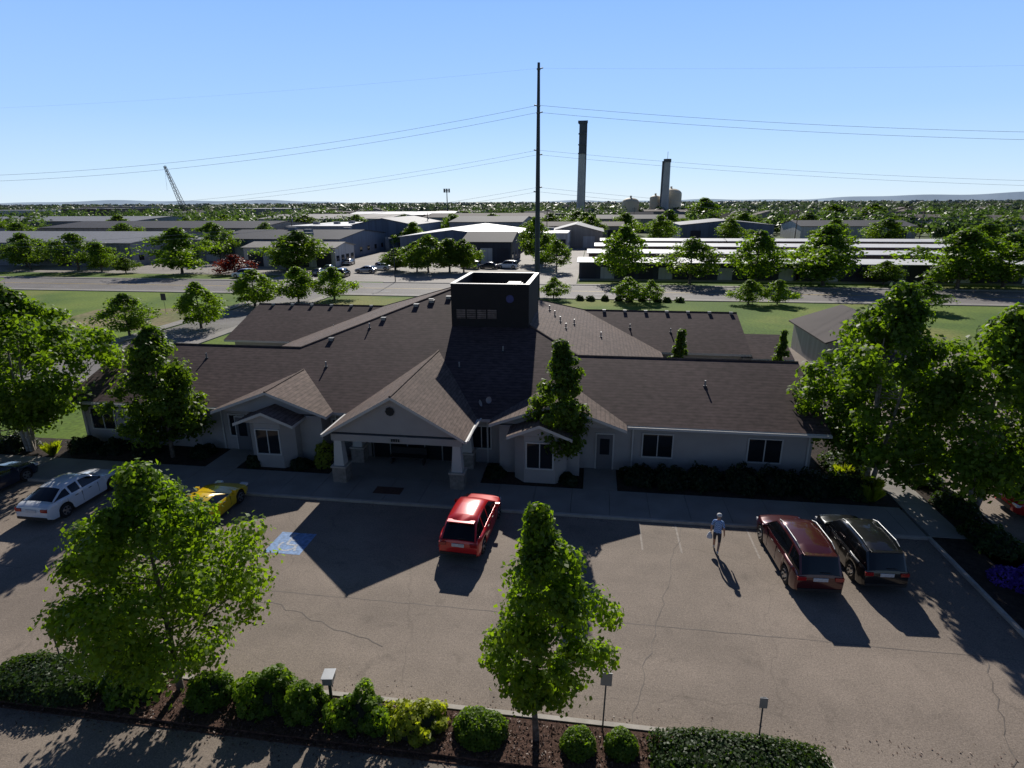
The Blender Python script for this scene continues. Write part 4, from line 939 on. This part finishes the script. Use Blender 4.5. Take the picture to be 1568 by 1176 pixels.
# ------------------------------------------------------------------ person
def person(x,y,rz):
    J=[('pel',(0,0,.94),.135,.10),('waist',(0,.0,1.08),.14,.10),('chest',(0,.01,1.28),.165,.115),('ush',(0,.0,1.42),.12,.085),('neck',(0,.01,1.50),.052,.052),('h1',(0,.03,1.585),.072,.085),('h2',(0,.03,1.67),.078,.092),('h3',(0,.02,1.735),.05,.06),
       ('sL',(-.185,0,1.415),.058,.058),('eL',(-.25,-.03,1.14),.042,.042),('wL',(-.27,.08,.92),.026,.03),('hL',(-.275,.11,.85),.018,.038),
       ('sR',(.185,0,1.415),.058,.058),('eR',(.25,-.07,1.14),.042,.042),('wR',(.27,-.02,.90),.026,.03),('hR',(.275,.0,.83),.018,.038),
       ('pL',(-.095,.0,.86),.092,.095),('kL',(-.11,.16,.49),.058,.06),('aL',(-.11,.18,.09),.038,.04),('tL',(-.125,.34,.035),.04,.025),
       ('pR',(.095,.0,.86),.092,.095),('kR',(.11,-.02,.48),.058,.06),('aR',(.11,-.30,.13),.038,.04),('tR',(.12,-.16,.04),.04,.025)]
    E=[('pel','waist'),('waist','chest'),('chest','ush'),('ush','neck'),('neck','h1'),('h1','h2'),('h2','h3'),('ush','sL'),('sL','eL'),('eL','wL'),('wL','hL'),('ush','sR'),('sR','eR'),('eR','wR'),('wR','hR'),('pel','pL'),('pL','kL'),('kL','aL'),('aL','tL'),('pel','pR'),('pR','kR'),('kR','aR'),('aR','tR')]
    root=empty('walking_man',(x,y,0),rz)
    def skin(nm,J_,E_,rootn,lv=2):
        ix={j[0]:i for i,j in enumerate(J_)}
        me=bpy.data.meshes.new(nm); me.from_pydata([j[1] for j in J_],[(ix[a],ix[b]) for a,b in E_],[])
        o=bpy.data.objects.new(nm,me); COL.objects.link(o); o.modifiers.new('skin','SKIN')
        if not me.skin_vertices: 
            bm=bmesh.new(); bm.from_mesh(me); bm.verts.layers.skin.verify(); bm.to_mesh(me); bm.free()
        for i,j in enumerate(J_): me.skin_vertices[0].data[i].radius=(j[2],j[3]); me.skin_vertices[0].data[i].use_root=(j[0]==rootn)
        s_=o.modifiers.new('sub','SUBSURF'); s_.levels=lv; s_.render_levels=lv
        dg=bpy.context.evaluated_depsgraph_get(); dg.update(); m2=bpy.data.meshes.new_from_object(o.evaluated_get(dg)); bpy.data.objects.remove(o)
        m2.polygons.foreach_set('use_smooth',[True]*len(m2.polygons))
        q=bpy.data.objects.new(nm,m2); COL.objects.link(q); q.parent=root; return q
    SK=M('skin',(.42,.24,.17),.55,.05); HAIR=M('grey_hair',(.25,.23,.21),.8,.1); SHORT=M('navy_shorts',(.03,.035,.055),.85,.1); SHOE=M('shoes',(.12,.11,.11),.7,.1); SOCK=M('white_socks',(.6,.6,.6),.8,.05)
    m,nt,b=newmat('blue_plaid_shirt'); b.inputs['Roughness'].default_value=.85
    tc=nt.nodes.new('ShaderNodeTexCoord'); ck=nt.nodes.new('ShaderNodeTexChecker'); ck.inputs['Scale'].default_value=22; ck.inputs['Color1'].default_value=(.06,.18,.50,1); ck.inputs['Color2'].default_value=(.36,.50,.72,1)
    nt.links.new(tc.outputs['Object'],ck.inputs['Vector']); nt.links.new(ck.outputs['Color'],b.inputs['Base Color'])
    o=skin('body',J,E,'pel'); me=o.data
    for mm in (SK,m,SHORT,SHOE,HAIR,SOCK): me.materials.append(mm)
    for p in me.polygons:
        c=p.center; k=0
        if c.z>1.60 and c.y<.05: k=4
        elif c.z>1.49: k=0
        elif abs(c.x)>.205 and c.z<1.22: k=0
        elif c.z>.93: k=1
        elif c.z>.50 and abs(c.x)<.22: k=2
        elif c.z<.10: k=3
        elif c.z<.20: k=5
        p.material_index=k
    mb=MB(); mb.tube([(0,.115,1.63),(0,.135,1.60),(0,.112,1.592)],[.008,.014,.010],SK,6)
    for s_ in (-1,1):
        mb.tube([(s_*.078,.02,1.60),(s_*.088,.01,1.625),(s_*.078,.02,1.65)],[.01,.014,.01],SK,6); mb.tube([(s_*.03,.108,1.637),(s_*.03,.116,1.637)],.010,DARK,6)
    mb.tube([(-.025,.112,1.565),(0,.118,1.563),(.025,.112,1.565)],.006,LRED,5)
    mb.build('face_and_ears',root,smooth=60)
    CAP=M('white_cap',(.6,.6,.6),.8,.05); mb=MB(); mb.tube([(0,.025,1.665),(0,.025,1.70),(0,.022,1.745),(0,.02,1.772),(0,.02,1.782)],[.103,.104,.088,.05,.008],CAP,16); 
    mb.slab([(-.08,.10,1.675),(.08,.10,1.675),(.06,.19,1.662),(0,.205,1.66),(-.06,.19,1.662)],.01,CAP); mb.build('cap',root,smooth=50)
    for s_,hx,hy,hz in ((-1,-.275,.11,.85),(1,.275,0,.83)):
        JJ=[('r',(hx,hy,hz+.02),.016,.03),('p',(hx,hy+.005,hz-.03),.013,.03)];EE=[('r','p')]
        for i,(dy,ln) in enumerate(((-.027,.052),(-.009,.062),(.009,.066),(.027,.056))):
            a=('f%d'%i);JJ+=[(a+'a',(hx,hy+dy,hz-.05),.008,.008),(a+'b',(hx-s_*.012,hy+dy,hz-.05-ln*.5),.0075,.0075),(a+'c',(hx-s_*.032,hy+dy,hz-.05-ln*.85),.006,.006)]
            EE+=[('p',a+'a'),(a+'a',a+'b'),(a+'b',a+'c')]
        JJ+=[('t1',(hx-s_*.012,hy+.035,hz-.005),.010,.010),('t2',(hx-s_*.03,hy+.048,hz-.04),.008,.008)];EE+=[('r','t1'),('t1','t2')]
        h_=skin('hand',JJ,EE,'r',1); h_.data.materials.append(SK)
    mb=MB(); bw=M('white_bag',(.7,.7,.72),.6,.1,20); mb.tube([(-.30,.12,.80),(-.31,.13,.74),(-.31,.13,.62),(-.31,.13,.52),(-.31,.13,.50)],[.012,.06,.11,.12,.07],bw,12); mb.build('carried_bag',root,smooth=60)
    return root
person(5.4,22.3,math.radians(-20))

# ------------------------------------------------------------------ light, world, camera
el=math.radians(SUN_EL); az=math.radians(SUN_AZ)
sd_=Vector((-math.sin(az)*math.cos(el),math.cos(az)*math.cos(el),math.sin(el)))
L=bpy.data.lights.new('sun','SUN'); L.energy=5.0; L.angle=math.radians(.5); L.color=(1,.95,.87)
lo=bpy.data.objects.new('sun',L); COL.objects.link(lo); lo.rotation_euler=sd_.to_track_quat('Z','Y').to_euler(); lo.location=(0,0,60)
W=bpy.data.worlds.new("World"); S.world=W; W.use_nodes=True; nt=W.node_tree; bg=nt.nodes['Background']
sk=nt.nodes.new('ShaderNodeTexSky'); sk.sky_type='NISHITA'; sk.sun_disc=False; sk.sun_elevation=el; sk.sun_rotation=-az; sk.altitude=750; sk.air_density=1.0; sk.dust_density=.1; sk.ozone_density=4
tc=nt.nodes.new('ShaderNodeTexCoord'); sp=nt.nodes.new('ShaderNodeSeparateXYZ'); nt.links.new(tc.outputs['Generated'],sp.inputs[0])
cr=nt.nodes.new('ShaderNodeValToRGB'); nt.links.new(sp.outputs[2],cr.inputs[0])
els=cr.color_ramp.elements
stops=[(0,(.56,.70,.83)),(.04,(.47,.65,.87)),(.12,(.34,.55,.91)),(.27,(.24,.45,.88)),(.36,(.08,.16,.38)),(.6,(.025,.05,.14)),(1,(.012,.025,.075))]
els[0].position=0; els[0].color=(*stops[0][1],1); els[1].position=1; els[1].color=(*stops[-1][1],1)
for p_,c_ in stops[1:-1]:
    q=els.new(p_); q.color=(*c_,1)
# the half of the sky opposite the sun is darker than the half around it
bk=nt.nodes.new('ShaderNodeMapRange'); bk.inputs[1].default_value=-.3; bk.inputs[2].default_value=.5; bk.inputs[3].default_value=3.6; bk.inputs[4].default_value=10.0; nt.links.new(sp.outputs[1],bk.inputs[0])
v1=nt.nodes.new('ShaderNodeVectorMath'); v1.operation='SCALE'; nt.links.new(bk.outputs[0],v1.inputs['Scale']); nt.links.new(cr.outputs[0],v1.inputs[0])
v2=nt.nodes.new('ShaderNodeVectorMath'); v2.operation='MULTIPLY'; v2.inputs[1].default_value=(.18,.18,.20); nt.links.new(sk.outputs[0],v2.inputs[0])
v3=nt.nodes.new('ShaderNodeVectorMath'); v3.operation='ADD'; nt.links.new(v1.outputs[0],v3.inputs[0]); nt.links.new(v2.outputs[0],v3.inputs[1])
nt.links.new(v3.outputs[0],bg.inputs[0]); bg.inputs[1].default_value=.10
cd=bpy.data.cameras.new('camera'); cam=bpy.data.objects.new('camera',cd); COL.objects.link(cam)
cd.sensor_fit='HORIZONTAL'; cd.sensor_width=36; cd.lens=900/1568*36; cd.clip_start=.3; cd.clip_end=30000
cam.matrix_world=Matrix.Translation((0,0,14))@Matrix.Rotation(math.radians(8),4,'Z')@Matrix.Rotation(math.radians(90-17.27),4,'X')@Matrix.Rotation(math.radians(-.3),4,'Z')
S.camera=cam
S.view_settings.view_transform='Standard'; S.view_settings.look='None'; S.view_settings.exposure=0; S.view_settings.gamma=1
